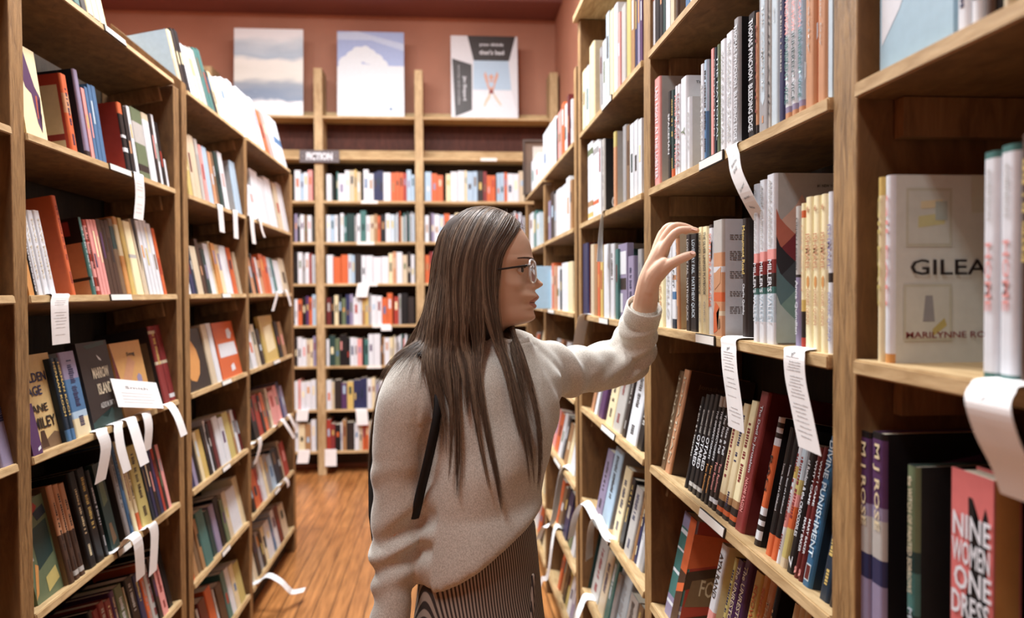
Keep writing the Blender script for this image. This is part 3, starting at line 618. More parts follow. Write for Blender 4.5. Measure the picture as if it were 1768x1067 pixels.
    face('L',2,164,214,590,'k',d=.03,poly=[('q',[(0,0),(1,0),(1,.14),(.7,.2),(.5,.1),(.3,.14),(0,.08)]),('w',[(.56,.84),(.66,.8),(.7,.76),(.62,.78)]),('q',[(.2,.96),(.9,1),(.9,.95),(.3,.92)])],ftxt=[('MARROW','b',.58,.63,.1,.032),('ISLAND','b',.6,.44,.085,.032),('ALEXIS M. SMITH','A',.58,.25,.09,.016)],edge=[('MARROW ISLAND','S')])
    face('L',2,217,266,590,(196,150,92),d=.035,poly=[('M',[(0,.3),(.12,.5),(0,1)]),('t',[(.2,.5),(.5,.8),(.7,.7),(.45,.45)]),('v',[(.66,.42),(.74,.38),(.82,.42),(.82,.5),(.74,.54),(.66,.5)])],ftxt=[('Song','K',.6,.82,.06,.016)])
    b('L',2,286,295.5,563,'m',bc='k',bands=[(.5,.54,'b','spine'),(.9,.94,'b','spine')],panel=[(.1,.9,.3,.8,'E')]); b('L',2,296.5,306,561,'m',bands=[(.5,.54,'b','spine'),(.05,.1,'w','spine')])
    face('L',1,66,112,862,'g',d=.03,sb=.03,poly=[('R',[(.1,.8),(.6,.95),(.7,.9),(.2,.72)]),('q',[(.3,.3),(.9,.4),(.9,.75),(.3,.7)]),('o',[(.0,.05),(.12,.1),(.3,.35),(.2,.38)]),('y',[(.45,.05),(.9,.12),(.85,.26),(.45,.2)]),('U',[(.5,.85),(.9,.9),(.95,.8),(.6,.76)]),('A',[(.05,.4),(.2,.42),(.15,.56),(.02,.5)])])
    b('L',1,123,131,838,'t',bc='E',bands=[(0,.5,'D','spine')]); b('L',1,132,140,836,'t',bc='E',bands=[(0,.5,'D','spine'),(.05,.1,'A','spine')]); b('L',1,141,149,834,'t',bands=[(0,.5,'D','spine'),(.05,.1,'A','spine')])
    b('L',1,157,168,815,'K'); b('L',1,170,182,808,'K'); b('L',1,184,190,812,'K'); face('L',1,194,208,800,'q',d=.02,poly=[('E',[(.3,.05),(.8,.1),(.6,.3),(.3,.3)]),('g',[(.2,.5),(.8,.55),(.7,.85),(.2,.8)])])
    b('L',1,222,228,770,'G',bc='k'); b('L',1,229,234,765,'B'); b('L',1,235,241,762,'e'); b('L',1,242,247,762,'O',bands=[(.2,.9,'C','spine')]); b('L',1,248,264,770,'y'); b('L',1,265,269,765,'U')
    for xl,xr,c in [(270,274,'N'),(274.5,279,'k'),(279.5,284,'N'),(284.5,288,'R'),(288.5,292,'k'),(292.5,297,'p')]: b('L',1,xl,xr,768,c)
    row('L',0,90,'D14 K12 M12 k10 R7 M7 R7 E5 K6 m8 m8 m8 P6 g10 b4 K10 N7 O5 A9 k4 p8 K6',.2,300)
L1()
b('L',2,5,38,585,'v',bc='K',d=.18); row('L',0,2,'R10 K12 _8',.2)
def L23():
    b('L',5,312,318,52,'C',bc='L',d=.17,bands=[(0,.5,'b','spine')]); b('L',5,319,324,50,'k'); b('L',5,325,331,52,'K',bands=[(0,.4,'O','spine')])
    for xl,xr,c,y in [(332,344,'w',76),(345,352,'A',82),(353,360,'A',84),(361,367,'T',84),(368,373,'T',85),(374,378,'k',122),(379,383,'C',124),(384,394,'w',135),(395,404,'w',136),(405,415,'w',137),(416,424,'w',140)]: b('L',5,xl,xr,y,c,tilt=14)
    for xl,xr,c,y in [(431,438,'w',152),(439,446,'W',160),(447,452,'A',166),(453,459,'w',170),(460,467,'O',190),(468,475,'p',193),(476,484,'w',198),(486,497,'w',206)]: b('L',5,xl,xr,y,c,tilt=14,**({'bands':[(.45,.6,'B','spine')]} if xl==486 else {}))
    for xl,xr,c,y in [(327,334,'y',233),(335,341,'b',232),(342,350,'b',234),(351,356,'A',240),(357,362,'p',250),(363,371,'L',254),(372,377,'t',262),(378,381,'E',262),(383,389,'q',262),(390,397,'w',263)]: b('L',4,xl,xr,y,c)
    b('L',4,410,419,279,'L',bc='G')
    for xl,xr,c,y in [(431,437,'w',332),(438,446,'w',320),(448,460,'w',294),(461,470,'W',308),(471,481,'w',307),(484,491,'b',316),(492,500,'W',317)]: b('L',4,xl,xr,y,c,tilt=10)
    row('L',3,327,'w6 N5 U4 b10 D5 K3 q5 w8 C4 o6 C7 w10 O7 _3 b6 _5',.21,427)
    row('L',3,433,'K4 t6 K4 O3 w3 t5 O7 O5 l6 T4 w10 b8',.2,500)
    face('L',2,330,367,568,'k',d=.025,poly=[('o',[(.02,.3),(.15,.18),(.35,.14),(.55,.25),(.65,.45),(.6,.65),(.45,.8),(.2,.85),(.02,.75)])])
    b('L',2,369,377,560,'b'); b('L',2,378,385,558,'w'); face('L',2,386,419,556,'O',d=.02,poly=[('w',[(.1,.38),(.95,.38),(.9,.62),(.1,.62)]),('w',[(.6,.7),(.75,.68),(.85,.78),(.75,.88),(.6,.85)]),('w',[(.5,.1),(.7,.12),(.65,.24),(.5,.2)])])
    b('L',2,438,445,None,'w',h=.23); b('L',2,446,452,None,'b',h=.22); b('L',2,454,459,568,'k',bands=[(.55,1,'w','spine')]); face('L',2,462,484,545,'Y',d=.02,poly=[('e',[(.2,.2),(.8,.25),(.8,.8),(.2,.75)])]); b('L',2,485,490,None,'K',h=.215); b('L',2,491,496,None,'S',h=.21)
    row('L',1,332,'N6 v5 K7 C5 Y8 K5 w3 K4 M8 w8 w7 y9 S3 w4 M5 _6',.21,428)
    row('L',1,442,'K8 R8 K4 O5 E5 b4 p9 p6 N5 v4 _3',.2,500)
    row('L',0,332,'O5 S7 E7 S6 T12 q8 v7 K8 g5 b6 w14 C12',.21,432)
    row('L',0,440,'k4 O9 R7 w6 C5 G6 L8 U9 k5 b4 R7 _2',.2,502)
    row('L',-1,336,'D8 k8 w4 M9 O8 w4 D8 T5 w6 C5 y7 g5',.2,432)
    row('L',-1,440,'b8 k5 G5 k4 C6 w8 B4 w6 M6 b8 _3',.2,502)
L23()
# ---- back case
def BK():
    rows = {
     6: ['w10 L6 w7 p8 _6','w9 _9 T3 w12 w8 b9 Y4 b7 _5 w9 w9 N6 N5 N6 w14 O8 O7 O7 R6 L8 L6','L11 O10 O10 _5 C8 w12 w12 C4 L10 L8 k10 m6 O7 O8 _2 L6 L7 O5 w10 w10 b10'],
     5: ['v5 K5 w7 E6 w7','w7 L7 w6 K4 w6 T5 q14 G4 w6 T10 w7 b7 S6 O5 K9 w8 l8','w7 k4 v5 w9 L8 O10 w9 C8 G8 w10 E8 w9 k8 b9 w9 O6'],
     4: ['K6 w8 G5 w7 R3','w11 O13 O12 l6 L5 k11 w7 w12 w14 w12 C7 t6 w10 b8 k6 W6','O8 m7 w8 G6 C8 w9 k7 w9 L8 b8 O7 w9 w8 g8'],
     3: ['w5 O7 K6 P5 O5 L6','M7 K5 C6 K5 g6 N6 v5 w9 w4 S5 Y5 G4 w8 w8 O8 O8 _2 R7 G4 K10 k10','k8 w7 P6 w8 O6 C8 K7 w9 G8 w9 T8 b7'],
     2: ['k5 w7 w8 b6 C5 v5','w5 q10 g8 K6 K6 K6 w8 w5 p8 K4 T7 w9 w12 D4 S3 w9 C6','w8 G7 w7 O8 k8 w9 b8 w8 L8 w8'],
     1: ['w6 p4 w8 w9 w8','w9 b5 k12 P10 Y11 N6 N6 N6 N6 w8 C6 G8 w10','w7 b8 O8 k8 w9 T8 w8 N8 w8'],
     0: ['w6 C9 S9 w7','R8 m7 K10 w3 S7 k14 w8 b6 O5','k9 w8 O8 w8 b8 G8 w8 N8 w8'],
    }
    span = [(508,546),(563,716),(733,906)]
    for lv, three in rows.items():
        for (a,c), s in zip(span, three):
            tot = sum(float(t[1:].split('/')[0]) for t in s.split())
            end = min(c, a+tot) if tot < (c-a)*.8 else c
            row('B', lv, a+1, s, .255, end)
            if end < c-8:
                ex = ' '.join(s.split()[::-1]); t2 = sum(float(t[1:].split('/')[0]) for t in ex.split()); row('B', lv, end+1, ex, .25, min(c, end+1+t2))
BK()
# ------------------------------------------------------------------ building the books
ORD = ['first','second','third','fourth','fifth','sixth','seventh','eighth','ninth','tenth','eleventh','twelfth','thirteenth','fourteenth','fifteenth','sixteenth','seventeenth','eighteenth','nineteenth','twentieth'] + ['%dth' % i if i % 10 not in (1,2,3) else '%d%s' % (i, {1:'st',2:'nd',3:'rd'}[i % 10]) for i in range(21, 60)]
def bay_of(s):
    y, x = s['p'].y, s['p'].x
    if s['side'] == 'R': return 'nearest right bay' if y < .93 else 'right bay she reaches into' if y < 1.9 else 'right bay behind her arm' if y < 2.95 else 'right bay by her face' if y < 3.98 else 'farthest right bay'
    if s['side'] == 'L': return 'left bay cut by the edge' if y < 1.78 else 'nearest full left bay' if y < 2.8 else 'second full left bay' if y < 3.72 else 'farthest left bay'
    return 'back case left bay' if x < -1.1 else 'back case middle bay' if x < -.23 else 'back case right bay'
LEVN = {'R': {5:'top',4:'second',3:'third',2:'fourth',1:'fifth',0:'sixth',-1:'lowest'}, 'L': {5:'top',4:'second',3:'third',2:'fourth',1:'fifth',0:'sixth',-1:'lowest'},
        'B': {6:'top book',5:'second book',4:'third book',3:'fourth book',2:'fifth book',1:'sixth book',0:'lowest book'}}
byshelf = {}
for s in SPECS:
    s['bay'] = bay_of(s); s['key'] = (s['side'], s['lev'], s['bay']); byshelf.setdefault(s['key'], []).append(s)
    a = s['w']*s['h'] if s['kind'] == 'face' or s['side'] == 'B' else s['w']*s['h']*abs(s['p'].x)/max(s['p'].y, .5)*1.0 + .0004*s['h']
    off = s['p'].y < .55 or (s['side'] != 'B' and s['lev'] <= 0 and s['p'].y < 1.2)
    if s['kind'] == 'spine' and any(k in s['o'] for k in ('bc', 'panel', 'ctxt', 'txt')) and s['side'] != 'B': a *= 2.5
    hid = 752 < s['x'] < 905 and s['side'] == 'B' and s['lev'] < 5
    s['area'] = (a/s['p'].length**2) * (.05 if off else .2 if hid else 1)
for k, L in byshelf.items():
    L.sort(key=lambda s: s['x'])
    for a_, b_ in zip(L, L[1:]):            # keep neighbours from touching
        pass
rank = sorted(SPECS, key=lambda s: -s['area'])
IND = set(id(s) for s in rank[:300])
def panel_poly(bm, pts, M, z, mi=0):
    vs = [bm.verts.new(M @ Vector((p[0], p[1], z))) for p in pts]
    f = bm.faces.new(vs); f.material_index = mi
    return f
def surf(parent, name, polys, M, W, H, z0=.0003):
    """flat printed shapes on a cover: one mesh, W x H metres, M maps (u, v, out) to book space"""
    bm = bmesh.new(); cols = []
    for i, (c, pts) in enumerate(polys):
        if c not in cols: cols.append(c)
        panel_poly(bm, [(u*W, v*H) for u, v in pts], M, z0*(1+.35*i), cols.index(c))
    bmesh.ops.triangulate(bm, faces=bm.faces)
    return link(name, bm, [paper(c) for c in cols], parent)
def disc(c, cx, cz, r, asp=1, n=28, a0=0, a1=360): return (c, [(cx+r*math.cos(R_(a0+(a1-a0)*i/n)), cz+r*asp*math.sin(R_(a0+(a1-a0)*i/n))) for i in range(n)])
def drop(cx, cz, r, A):
    """onion-shaped scallop pointing up"""
    pts = []
    for i in range(25):
        a = R_(160+220*i/24); pts.append((cx+r*math.cos(a), cz+r*A*math.sin(a)))
    for q in (.25, .5, .75, 1, .75, .5, .25):
        pass
    for sx in (1, -1):
        seq = [(.9, .42), (.68, .72), (.4, .98), (.18, 1.22)] if sx > 0 else [(.18, 1.22), (.4, .98), (.68, .72), (.9, .42)]
        if sx < 0: pts.append((cx, cz+r*A*1.55))
        pts += [(cx+sx*r*x, cz+r*A*z) for x, z in seq]
    return pts
def quilt_polys():
    A = .66; P = []
    rows = [((222,196,180),(214,176,158),.60),((206,140,118),(190,110,90),.52),((150,60,62),(124,48,54),.44),((60,50,54),(44,40,44),.36),((50,50,54),(66,70,74),.28),((116,142,146),(92,120,124),.20),((150,172,172),(120,150,142),.11),((196,200,196),(170,186,182),.02)]
    for row_, (c1, c2, z) in enumerate(rows):
        off = 0 if row_ % 2 else .25
        for i in range(-1, 3):
            P.append((c1 if i % 2 else c2, [(min(max(u, .015), .985), min(max(v, .01), .99)) for u, v in drop(off+i*.5, z, .27, A)]))
    P.append(disc('C', .7, .47, .17, A)); P.append(disc('Y', .7, .47, .155, A)); P.append(disc('C', .7, .47, .145, A))
    P.append(('w', [(.42,.33),(.5,.27),(.65,.26),(.8,.3),(.65,.275),(.52,.29),(.46,.34),(.5,.38)]))
    return P
def gilead_polys():
    return [((196,196,178),[(.12,.62),(.5,.62),(.5,.93),(.12,.93)]),((206,208,198),[(.14,.635),(.48,.635),(.48,.915),(.14,.915)]),((206,202,150),[(.22,.72),(.44,.74),(.44,.8),(.22,.78)]),('C',[(.24,.82),(.42,.83),(.42,.87),(.24,.86)]),((176,186,178),[(.36,.76),(.46,.76),(.46,.86),(.36,.86)]),
            ((196,196,178),[(.1,.12),(.5,.12),(.5,.42),(.1,.42)]),((206,208,198),[(.12,.135),(.48,.135),(.48,.405),(.12,.405)]),('G',[(.26,.22),(.36,.22),(.34,.36),(.28,.36)]),('y',[(.34,.14),(.46,.2),(.44,.24),(.34,.18)]),((204,204,186),[(.66,.8),(.8,.8),(.8,1),(.66,1)])]
def build_book(s):
    M = base_matrix(s['side'], s['p'], s['t'], s['lean']); o = s['o']; w, h, d = s['w'], s['h'], s['d']
    near = s['p'].length < 2.2
    if s['kind'] == 'face':
        root = thing('displayed_book', None, 'book', None, M)
        # local x = width, y = thickness into the shelf; the cover faces -y
        bm = bmesh.new(); t = .0022
        box(bm, (-w/2, 0, 0), (w/2, t, h)); box(bm, (-w/2, d-t, 0), (w/2, d, h))
        spx = w/2 if s['side'] == 'x' else -w/2
        if s['side'] == 'R': box(bm, (w/2-t, t, 0), (w/2, d-t, h), 1)
        else: box(bm, (-w/2, t, 0), (-w/2+t, d-t, h), 1)
        link('cover', bm, [paper(s['c']), paper(o.get('sc', s['c']))], root)
        bm = bmesh.new(); box(bm, (-w/2+.0035, t+.0003, .003), (w/2-.0035, d-t-.0003, h-.003)); link('pages', bm, PAGES, root)
        MF = Matrix(((1,0,0,-w/2),(0,0,-1,0),(0,1,0,0),(0,0,0,1)))
        if o.get('poly'): surf(root, 'cover_art', o['poly'], MF, w, h)
        for tx, c, fx, fz, L, H in o.get('ftxt', ()):
            lettering('title_lettering', tx, Matrix.Translation((0,-.0011,0)) @ MF @ Matrix.Translation((w*fx, h*fz, 0)), min(L, w*.9), H, c, root, .02)
        for tx, c in o.get('edge', ()):
            lettering('spine_lettering', tx, Matrix(((0,0,-1,-w/2-.0002),(0,-1,0,d/2),(-1,0,0,h*.6),(0,0,0,1))), h*.6, d*.4, c, root)
        return root
    bands = []; mats = [paper(s['c']), paper(o.get('bc', s['c']))]
    for f0, f1, c, wh in o.get('bands', ()): bands.append((f0*h, f1*h, len(mats), wh)); mats.append(paper(c))
    if not near and not any(k in o for k in ('txt','poly','spoly','panel','ctxt')) and s['p'].length > 2.9:
        # too small in the photo to show parts: one mesh with cover and page block
        bm = cover_bm(w, d, h, bands=bands); mats.append(PAGES); pi = len(mats)-1
        box(bm, (-w/2+.0018, .003, .002), (w/2-.0018, d-.002, h-.002), pi)
        ob = link('book', bm, mats); ob.matrix_world = M
        return ob
    root = thing('book', None, 'book', None, M)
    link('cover', cover_bm(w, d, h, bands=bands), mats, root); link('pages', pages_bm(w, d, h), PAGES, root)
    MS = Matrix(((1,0,0,0),(0,0,-1,0),(0,1,0,0),(0,0,0,1)))          # spine surface: u = x, v = z, out = -y
    TS = Matrix(((0,1,0,0),(0,0,-1,0),(-1,0,0,0),(0,0,0,1)))         # reading downward: x -> -z, y -> +x, out -> -y
    if o.get('spoly'): surf(root, 'spine_art', [(c, [((u-.5), v) for u, v in p]) for c, p in o['spoly']], MS, w, h)
    if o.get('txt'):
        for i, (tx, c, f0, f1, wf) in enumerate(o['txt']):
            lettering('spine_lettering', tx, Matrix.Translation((0, -.0009, h*(f0+f1)/2)) @ TS, h*(f1-f0), w*wf, c, root, .015)
    elif w > .006 and not o.get('spoly'):
        rnd = random.Random(int(s['x']*10)+s['lev'])
        dk = sum(PAL.get(s['c'], (90,90,90))) < 330
        link('spine_lettering', title_bars(w, h, rnd, rnd.randint(0, 2)), paper(rnd.choice(['W','C','Y','A']) if dk else rnd.choice(['k','k','m','N','G'])), root)
    sg = 1 if s['side'] == 'R' else -1
    MB = Matrix(((0,0,sg,sg*(w/2+.0002)),(sg,0,0,0),(0,1,0,0),(0,0,0,1)))   # near board: u = into the shelf (to the viewer's right on the right wall)
    def conv(p): return [((u if sg > 0 else -u), v) for u, v in p]
    if s['side'] != 'B':
        P = []
        if o.get('cov') == 'quilt': P = quilt_polys()
        if o.get('cov') == 'gilead': P = gilead_polys()
        for x0, x1, z0, z1, c in o.get('panel', ()): P.append((c, [(x0,z0),(x1,z0),(x1,z1),(x0,z1)]))
        P += o.get('poly', [])
        if P: surf(root, 'cover_art', [(c, conv(p)) for c, p in P], MB, d, h, .00015 if len(P) > 12 else .0003)
        for tx, c, fx, fz, L, H in o.get('ctxt', ()):
            lettering('cover_lettering', tx, MB @ Matrix.Translation((d*fx*sg, h*fz, .0012)), L, H, c, root, .01)
        if o.get('cov') == 'quilt':
            for tx, z in (('SIGNED', .485), ('COPY', .445)): lettering('sticker_lettering', tx, MB @ Matrix.Translation((d*.7, h*z, .0016)), .035 if z > .46 else .026, .007, 'K', root, .01)
        if o.get('clines'):
            rnd = random.Random(5); bm = bmesh.new()
            for z1, z0 in o['clines']:
                z = z1
                while z > z0+.02:
                    if z < z1 - .05 and rnd.random() < .25: pass
                    x0 = .1; L = rnd.uniform(.55, .8) if z > z0+.045 else .3
                    if z <= z0+.045: x0 = .45
                    x = x0
                    while x < x0+L:
                        wl = rnd.uniform(.02, .06); a = [(x*d, z*h), (min(x+wl, x0+L)*d, z*h), (min(x+wl, x0+L)*d, (z+.008)*h), (x*d, (z+.008)*h)]
                        panel_poly(bm, a, MB, .0004); x += wl+.012
                    z -= .017
            link('printed_text', bm, flat('grey_print', (120, 116, 114)), root)
    return root
stuff = []
words = {}
for k, L in byshelf.items():
    for i, s in enumerate(L):
        s['n'] = i
def cname(s):
    n = NAMES[s['c']] if isinstance(s['c'], str) else {(158,188,204):'pale blue',(206,112,110):'salmon pink',(50,98,134):'blue',(206,178,124):'sandy',(196,150,92):'ochre'}[s['c']]
    return n
used = {}
for s in rank[:300]:
    L = byshelf[s['key']]; i = s['n']
    th = 'thick' if s['w'] > .03 else 'slim' if s['w'] < .014 else ''
    if s['kind'] == 'face': th = 'cover-out'
    lv = LEVN[s['side']][s['lev']] + ' shelf'
    nb = None
    if s['o'].get('bc') and s['o']['bc'] != s['c'] and s['kind'] != 'face': extra = 'with %s cover' % NAMES.get(s['o']['bc'], 'pale grey')
    elif s['o'].get('bands'): extra = 'with %s bands' % NAMES.get(s['o']['bands'][0][2], 'pale')
    elif s['o'].get('txt'): extra = 'with %s lettering' % NAMES[s['o']['txt'][0][1]]
    else: extra = ''
    lab = ' '.join(('%s %s book %s, %s from left, %s, %s' % (th, cname(s), extra, ORD[i] if i < len(ORD) else 'last', lv, s['bay'])).split()).replace(' ,', ',')
    if len(lab.split()) > 16: lab = ' '.join(('%s book %s, %s from left, %s, %s' % (cname(s), extra, ORD[i], lv, s['bay'])).split()).replace(' ,', ',')
    if len(lab.split()) > 16: lab = ' '.join(('%s book, %s from left, %s, %s' % (cname(s), ORD[i], lv, s['bay'])).split())
    used[lab] = used.get(lab, 0)+1
    ob = build_book(s); ob['label'] = lab; ob['category'] = 'book'; ob['group'] = 'books on the %s, %s' % (lv, s['bay'])
print('books', len(SPECS), 'duplicate labels', [k for k, v in used.items() if v > 1][:5])
bm = bmesh.new(); cols = []
rest = rank[300:]
for s in rest:
    for q in (s['c'], s['o'].get('bc', s['c'])):
        if q not in cols: cols.append(q)
NP = len(cols)
for s in rest:
    M = base_matrix(s['side'], s['p'], s['t'], s['lean']); mi = cols.index(s['c'])
    w, d, h = s['w'], s['d'], s['h']; t = min(.002, w*.2)
    box(bm, (-w/2, 0, 0), (w/2, t, h), mi, M); bi = cols.index(s['o'].get('bc', s['c'])); box(bm, (-w/2, t, 0), (-w/2+t, d, h), bi, M); box(bm, (w/2-t, t, 0), (w/2, d, h), bi, M)
    box(bm, (-w/2+t, t, .002), (w/2-t, d-.002, h-.002), NP, M)
    if w > .012 and s['side'] == 'B' or w > .016:
        rnd = random.Random(int(s['x']*7)); tgt = rnd.randrange(NP)
        z0 = rnd.uniform(.3, .6)*h; box(bm, (-w*.22, -.0006, z0), (w*.22, -.0001, z0+h*rnd.uniform(.15, .35)), tgt, M)
o = link('farther_books', bm, [paper(c) for c in cols]+[PAGES])
tag(o, 'the many small books on the farther and lower shelves', 'books', None, 'stuff')
# ------------------------------------------------------------------ paper shelf tags hanging from the shelf edges
def ribbon(pts, wv, thick=.0006, taper=None, n=5):
    P = [Vector(p) for p in pts]; Q = []
    for i in range(len(P)-1):
        p0 = P[max(i-1, 0)]; p1 = P[i]; p2 = P[i+1]; p3 = P[min(i+2, len(P)-1)]
        for s in range(n):
            t = s/n; Q.append(.5*((2*p1)+(p2-p0)*t+(2*p0-5*p1+4*p2-p3)*t*t+(3*p1-p0-3*p2+p3)*t**3))
    Q.append(P[-1]); bm = bmesh.new(); rings = []
    for i, q in enumerate(Q):
        tg = (Q[min(i+1, len(Q)-1)]-Q[max(i-1, 0)]).normalized(); w = wv[min(int(i/n), len(wv)-1)] if isinstance(wv, list) else wv
        if isinstance(wv, list) and int(i/n) < len(wv)-1: fr = (i % n)/n; w = wv[int(i/n)]*(1-fr)+wv[int(i/n)+1]*fr
        nn = tg.cross(w).normalized()*thick/2
        rings.append([q-w/2+nn, q+w/2+nn, q+w/2-nn, q-w/2-nn])
    loft(bm, rings)
    bmesh.ops.recalc_face_normals(bm, faces=bm.faces)
    return bm, Q
def shelf_tag(side, lev, cols, label, group, width, tuck=.05, lines=0, marks=None, wscale=None, tw=0):
    """cols: (px, py, out) down the strip's centre; out = metres in front of the shelf edge"""
    f, z, t = shelf_info(side, lev); s = 1 if side == 'R' else -1
    if side != 'B': width *= 1.4
    p0 = shelf_pt(side, lev, cols[0][0], .0)
    y0 = p0.y
    if side == 'B':
        P = [Vector((p0.x, YB+tuck, z+TH+.004)), Vector((p0.x, YB-.002, z+TH+.004))] + [onY(a, b_, YB-o) for a, b_, o in cols[1:]]; wd = Vector((1, 0, 0))
    else:
        P = [shelf_pt(side, lev, cols[0][0], tuck), p0]
        P[0].y = y0
        for v in P: v.z += .0025
        for a, b_, o in cols[1:]: P.append(onX(a, b_, f - s*o))
        wd = Vector((0, -1 if side == 'R' else 1, 0))
    wd = Matrix.Rotation(R_(tw*(1 if side == 'R' else -1)), 3, 'Z') @ wd
    wl = [wd*width*(w if wscale else 1) for w in (wscale or [1])] if wscale else wd*width
    bm, Q = ribbon(P, wl)
    o = link('shelf_tag', bm, TAGPAPER); tag(o, label, 'shelf tag', group)
    if lines:
        rnd = random.Random(lines); bm = bmesh.new()
        nq = len(Q); start = 8
        for i in range(lines):
            fi = start + (nq-1-start)*(.12+.8*i/lines); k = int(fi); fr = fi-k
            if k >= nq-1: break
            c = Q[k].lerp(Q[k+1], fr); tg = (Q[k+1]-Q[k]).normalized(); nn = tg.cross(wd).normalized()
            if (side == 'R' and nn.x > 0) or (side == 'L' and nn.x < 0): nn = -nn
            x = -rnd.uniform(.2, .38)*width; e = rnd.uniform(.2, .38)*width
            if rnd.random() < .25: continue
            while x < e:
                L = rnd.uniform(.001, .004); hh = rnd.uniform(.0007, .0016)
                q = [c + wd*x - tg*hh, c + wd*min(x+L, e) - tg*hh, c + wd*min(x+L, e) + tg*.0003, c + wd*x + tg*.0003]
                bm.faces.new([bm.verts.new(v + nn*.0006) for v in q]); x += L+.0009
        link('handwriting', bm, flat('pale_ink', (176, 172, 172), .7), o)
    for tx, frac, L, H in marks or ():
        k = min(8 + int((len(Q)-9)*frac), len(Q)-2); c = Q[k]; tg = (Q[k+1]-Q[k]).normalized(); nn = tg.cross(wd).normalized()
        if (side == 'R' and nn.x > 0) or (side == 'L' and nn.x < 0): nn = -nn
        upv = -tg; rd = upv.cross(nn).normalized()
        M = Matrix.Translation(c + nn*.0006) @ Matrix((( rd.x, upv.x, nn.x, 0), (rd.y, upv.y, nn.y, 0), (rd.z, upv.z, nn.z, 0), (0, 0, 0, 1)))
        lettering('handwriting', tx, M, L, H, INK, o, .01, .2)
    return o
g = 'paper recommendation strips hanging from the shelves'
T = shelf_tag
T('R', 4, [(1266,258,0),(1267,270,.01),(1272,300,.012),(1290,340,.004),(1311,378,-.02)], 'long white strip with inked handwriting hanging above her hand', g, .036, lines=0, marks=[('from', .12, .008, .003), ('BLEEDING', .27, .024, .0065), ('EDGE', .39, .016, .006), ('2013 National', .6, .025, .0048), ('Book Award', .72, .022, .0045), ('Nominee', .83, .018, .0045)])
T('R', 3, [(1262,590,0),(1258,601,.008),(1260,640,.010),(1268,700,.008),(1271,742,.006)], 'white paper strip hanging in front of the thin black books', g, .052, lines=22, marks=[('Brent', .12, .012, .006)])
T('R', 3, [(1378,602,0),(1371,614,.012),(1373,655,.012),(1384,710,.010),(1398,779,.008)], 'white paper strip hanging below the cream matching books, right of centre', g, .047, lines=24, marks=[('Brent', .1, .012, .006)])
T('R', 3, [(1736,664,0),(1712,672,.03),(1704,700,.045),(1722,760,.035),(1752,820,.02),(1768,866,.01)], 'big curling white strip at the right edge under white books', g, .04, tuck=.08, marks=[('Brent', .25, .01, .004)])
T('R', 4, [(1044,366,0),(1040,375,.012),(1037,410,.014),(1036,452,.016)], 'white flaring strip hanging above the navy book behind her arm', g, .038, wscale=[.8,.5,.5,.8,1.2], tw=-30)
T('R', 3, [(1012,546,0),(1006,556,.01),(1002,575,.014),(998,598,.016)], 'short white strip hanging just above her raised sleeve', g, .05, tw=-45)
T('R', 1, [(1038,868,0),(1012,868,.035),(995,885,.06),(986,928,.065)], 'upper arched white strip curling into the aisle beside her back', g, .042, tuck=.06, tw=-35)
T('R', 1, [(1050,888,0),(1031,892,.02),(1021,910,.03),(1017,965,.03)], 'white strip with pointed end hanging right of the arched one', g, .04, tuck=.06, tw=-35)
T('R', 1, [(972,905,0),(955,900,.05),(940,908,.08),(928,932,.09)], 'small arched white strip touching the hem of her sweater', g, .042, tuck=.05, tw=-35)
T('R', 0, [(1012,1040,0),(1004,1044,.03),(996,1066,.05),(990,1100,.055)], 'white strip curling out at the bottom edge right of her', g, .045)
T('R', 0, [(958,988,0),(946,991,.05),(936,1000,.07),(930,1020,.075)], 'small white strip right beside her striped trousers', g, .042)
T('L', 4, [(236,300,0),(240,308,.012),(242,340,.014),(239,379,.016)], 'white strip over the shelf of purple and white books', g, .05, lines=12)
T('L', 3, [(103,513,0),(103,522,.01),(104,555,.012),(106,594,.012)], 'wide white strip below the white matching books and orange cover', g, .060, lines=14)
T('L', 2, [(172,738,0),(176,748,.014),(183,775,.018),(173,832,.010)], 'leftmost of the five strips under the cover-out dark books', g, .046)
T('L', 2, [(202,730,0),(204,742,.012),(209,775,.02),(220,814,.026)], 'second from left of the five strips in the left bay', g, .04)
T('L', 2, [(222,719,0),(229,732,.016),(240,768,.03),(250,802,.04)], 'middle one of the five strips, its end nearly square', g, .048)
T('L', 2, [(248,706,0),(253,716,.014),(257,740,.02),(254,778,.016)], 'fourth strip of the five, hanging straight and greyish', g, .044)
T('L', 2, [(278,694,0),(292,698,.035),(306,718,.06),(318,752,.075)], 'rightmost of the five strips, arching out over the upright', g, .044)
T('L', 1, [(205,934,0),(222,925,.03),(238,935,.05),(243,998,.045)], 'long curled strip over the shelf label in the lower left bay', g, .045, tuck=.09)
T('L', 1, [(254,905,0),(262,905,.016),(267,925,.02),(264,990,.02)], 'strip hanging right of the long curled one, lower left bay', g, .045)
T('L', 4, [(378,352,0),(380,358,.01),(382,378,.012),(384,401,.014)], 'left of two short strips in the second left bay', g, .05)
T('L', 4, [(404,362,0),(406,367,.01),(407,388,.012),(408,412,.014)], 'right of two short strips in the second left bay', g, .05)
T('L', 4, [(431,366,0),(434,373,.01),(436,395,.014),(439,421,.016)], 'pale strip hanging over the upright between the far left bays', g, .05)
T('L', 4, [(445,372,0),(449,378,.01),(452,395,.014),(457,410,.016)], 'thin strip beside the pale one at the far left bay', g, .03)
T('L', 3, [(478,498,0),(479,503,.01),(477,515,.012),(471,537,.012)], 'short tan strip hanging inward in the farthest left bay', g, .04)
T('L', 3, [(490,496,0),(493,500,.012),(498,512,.02),(502,528,.024)], 'bright short strip beside the tan one, farthest left bay', g, .04)
T('L', 1, [(478,722,0),(486,724,.03),(497,738,.05),(508,756,.06)], 'lower white strip arching out of the farthest left bay', g, .045)
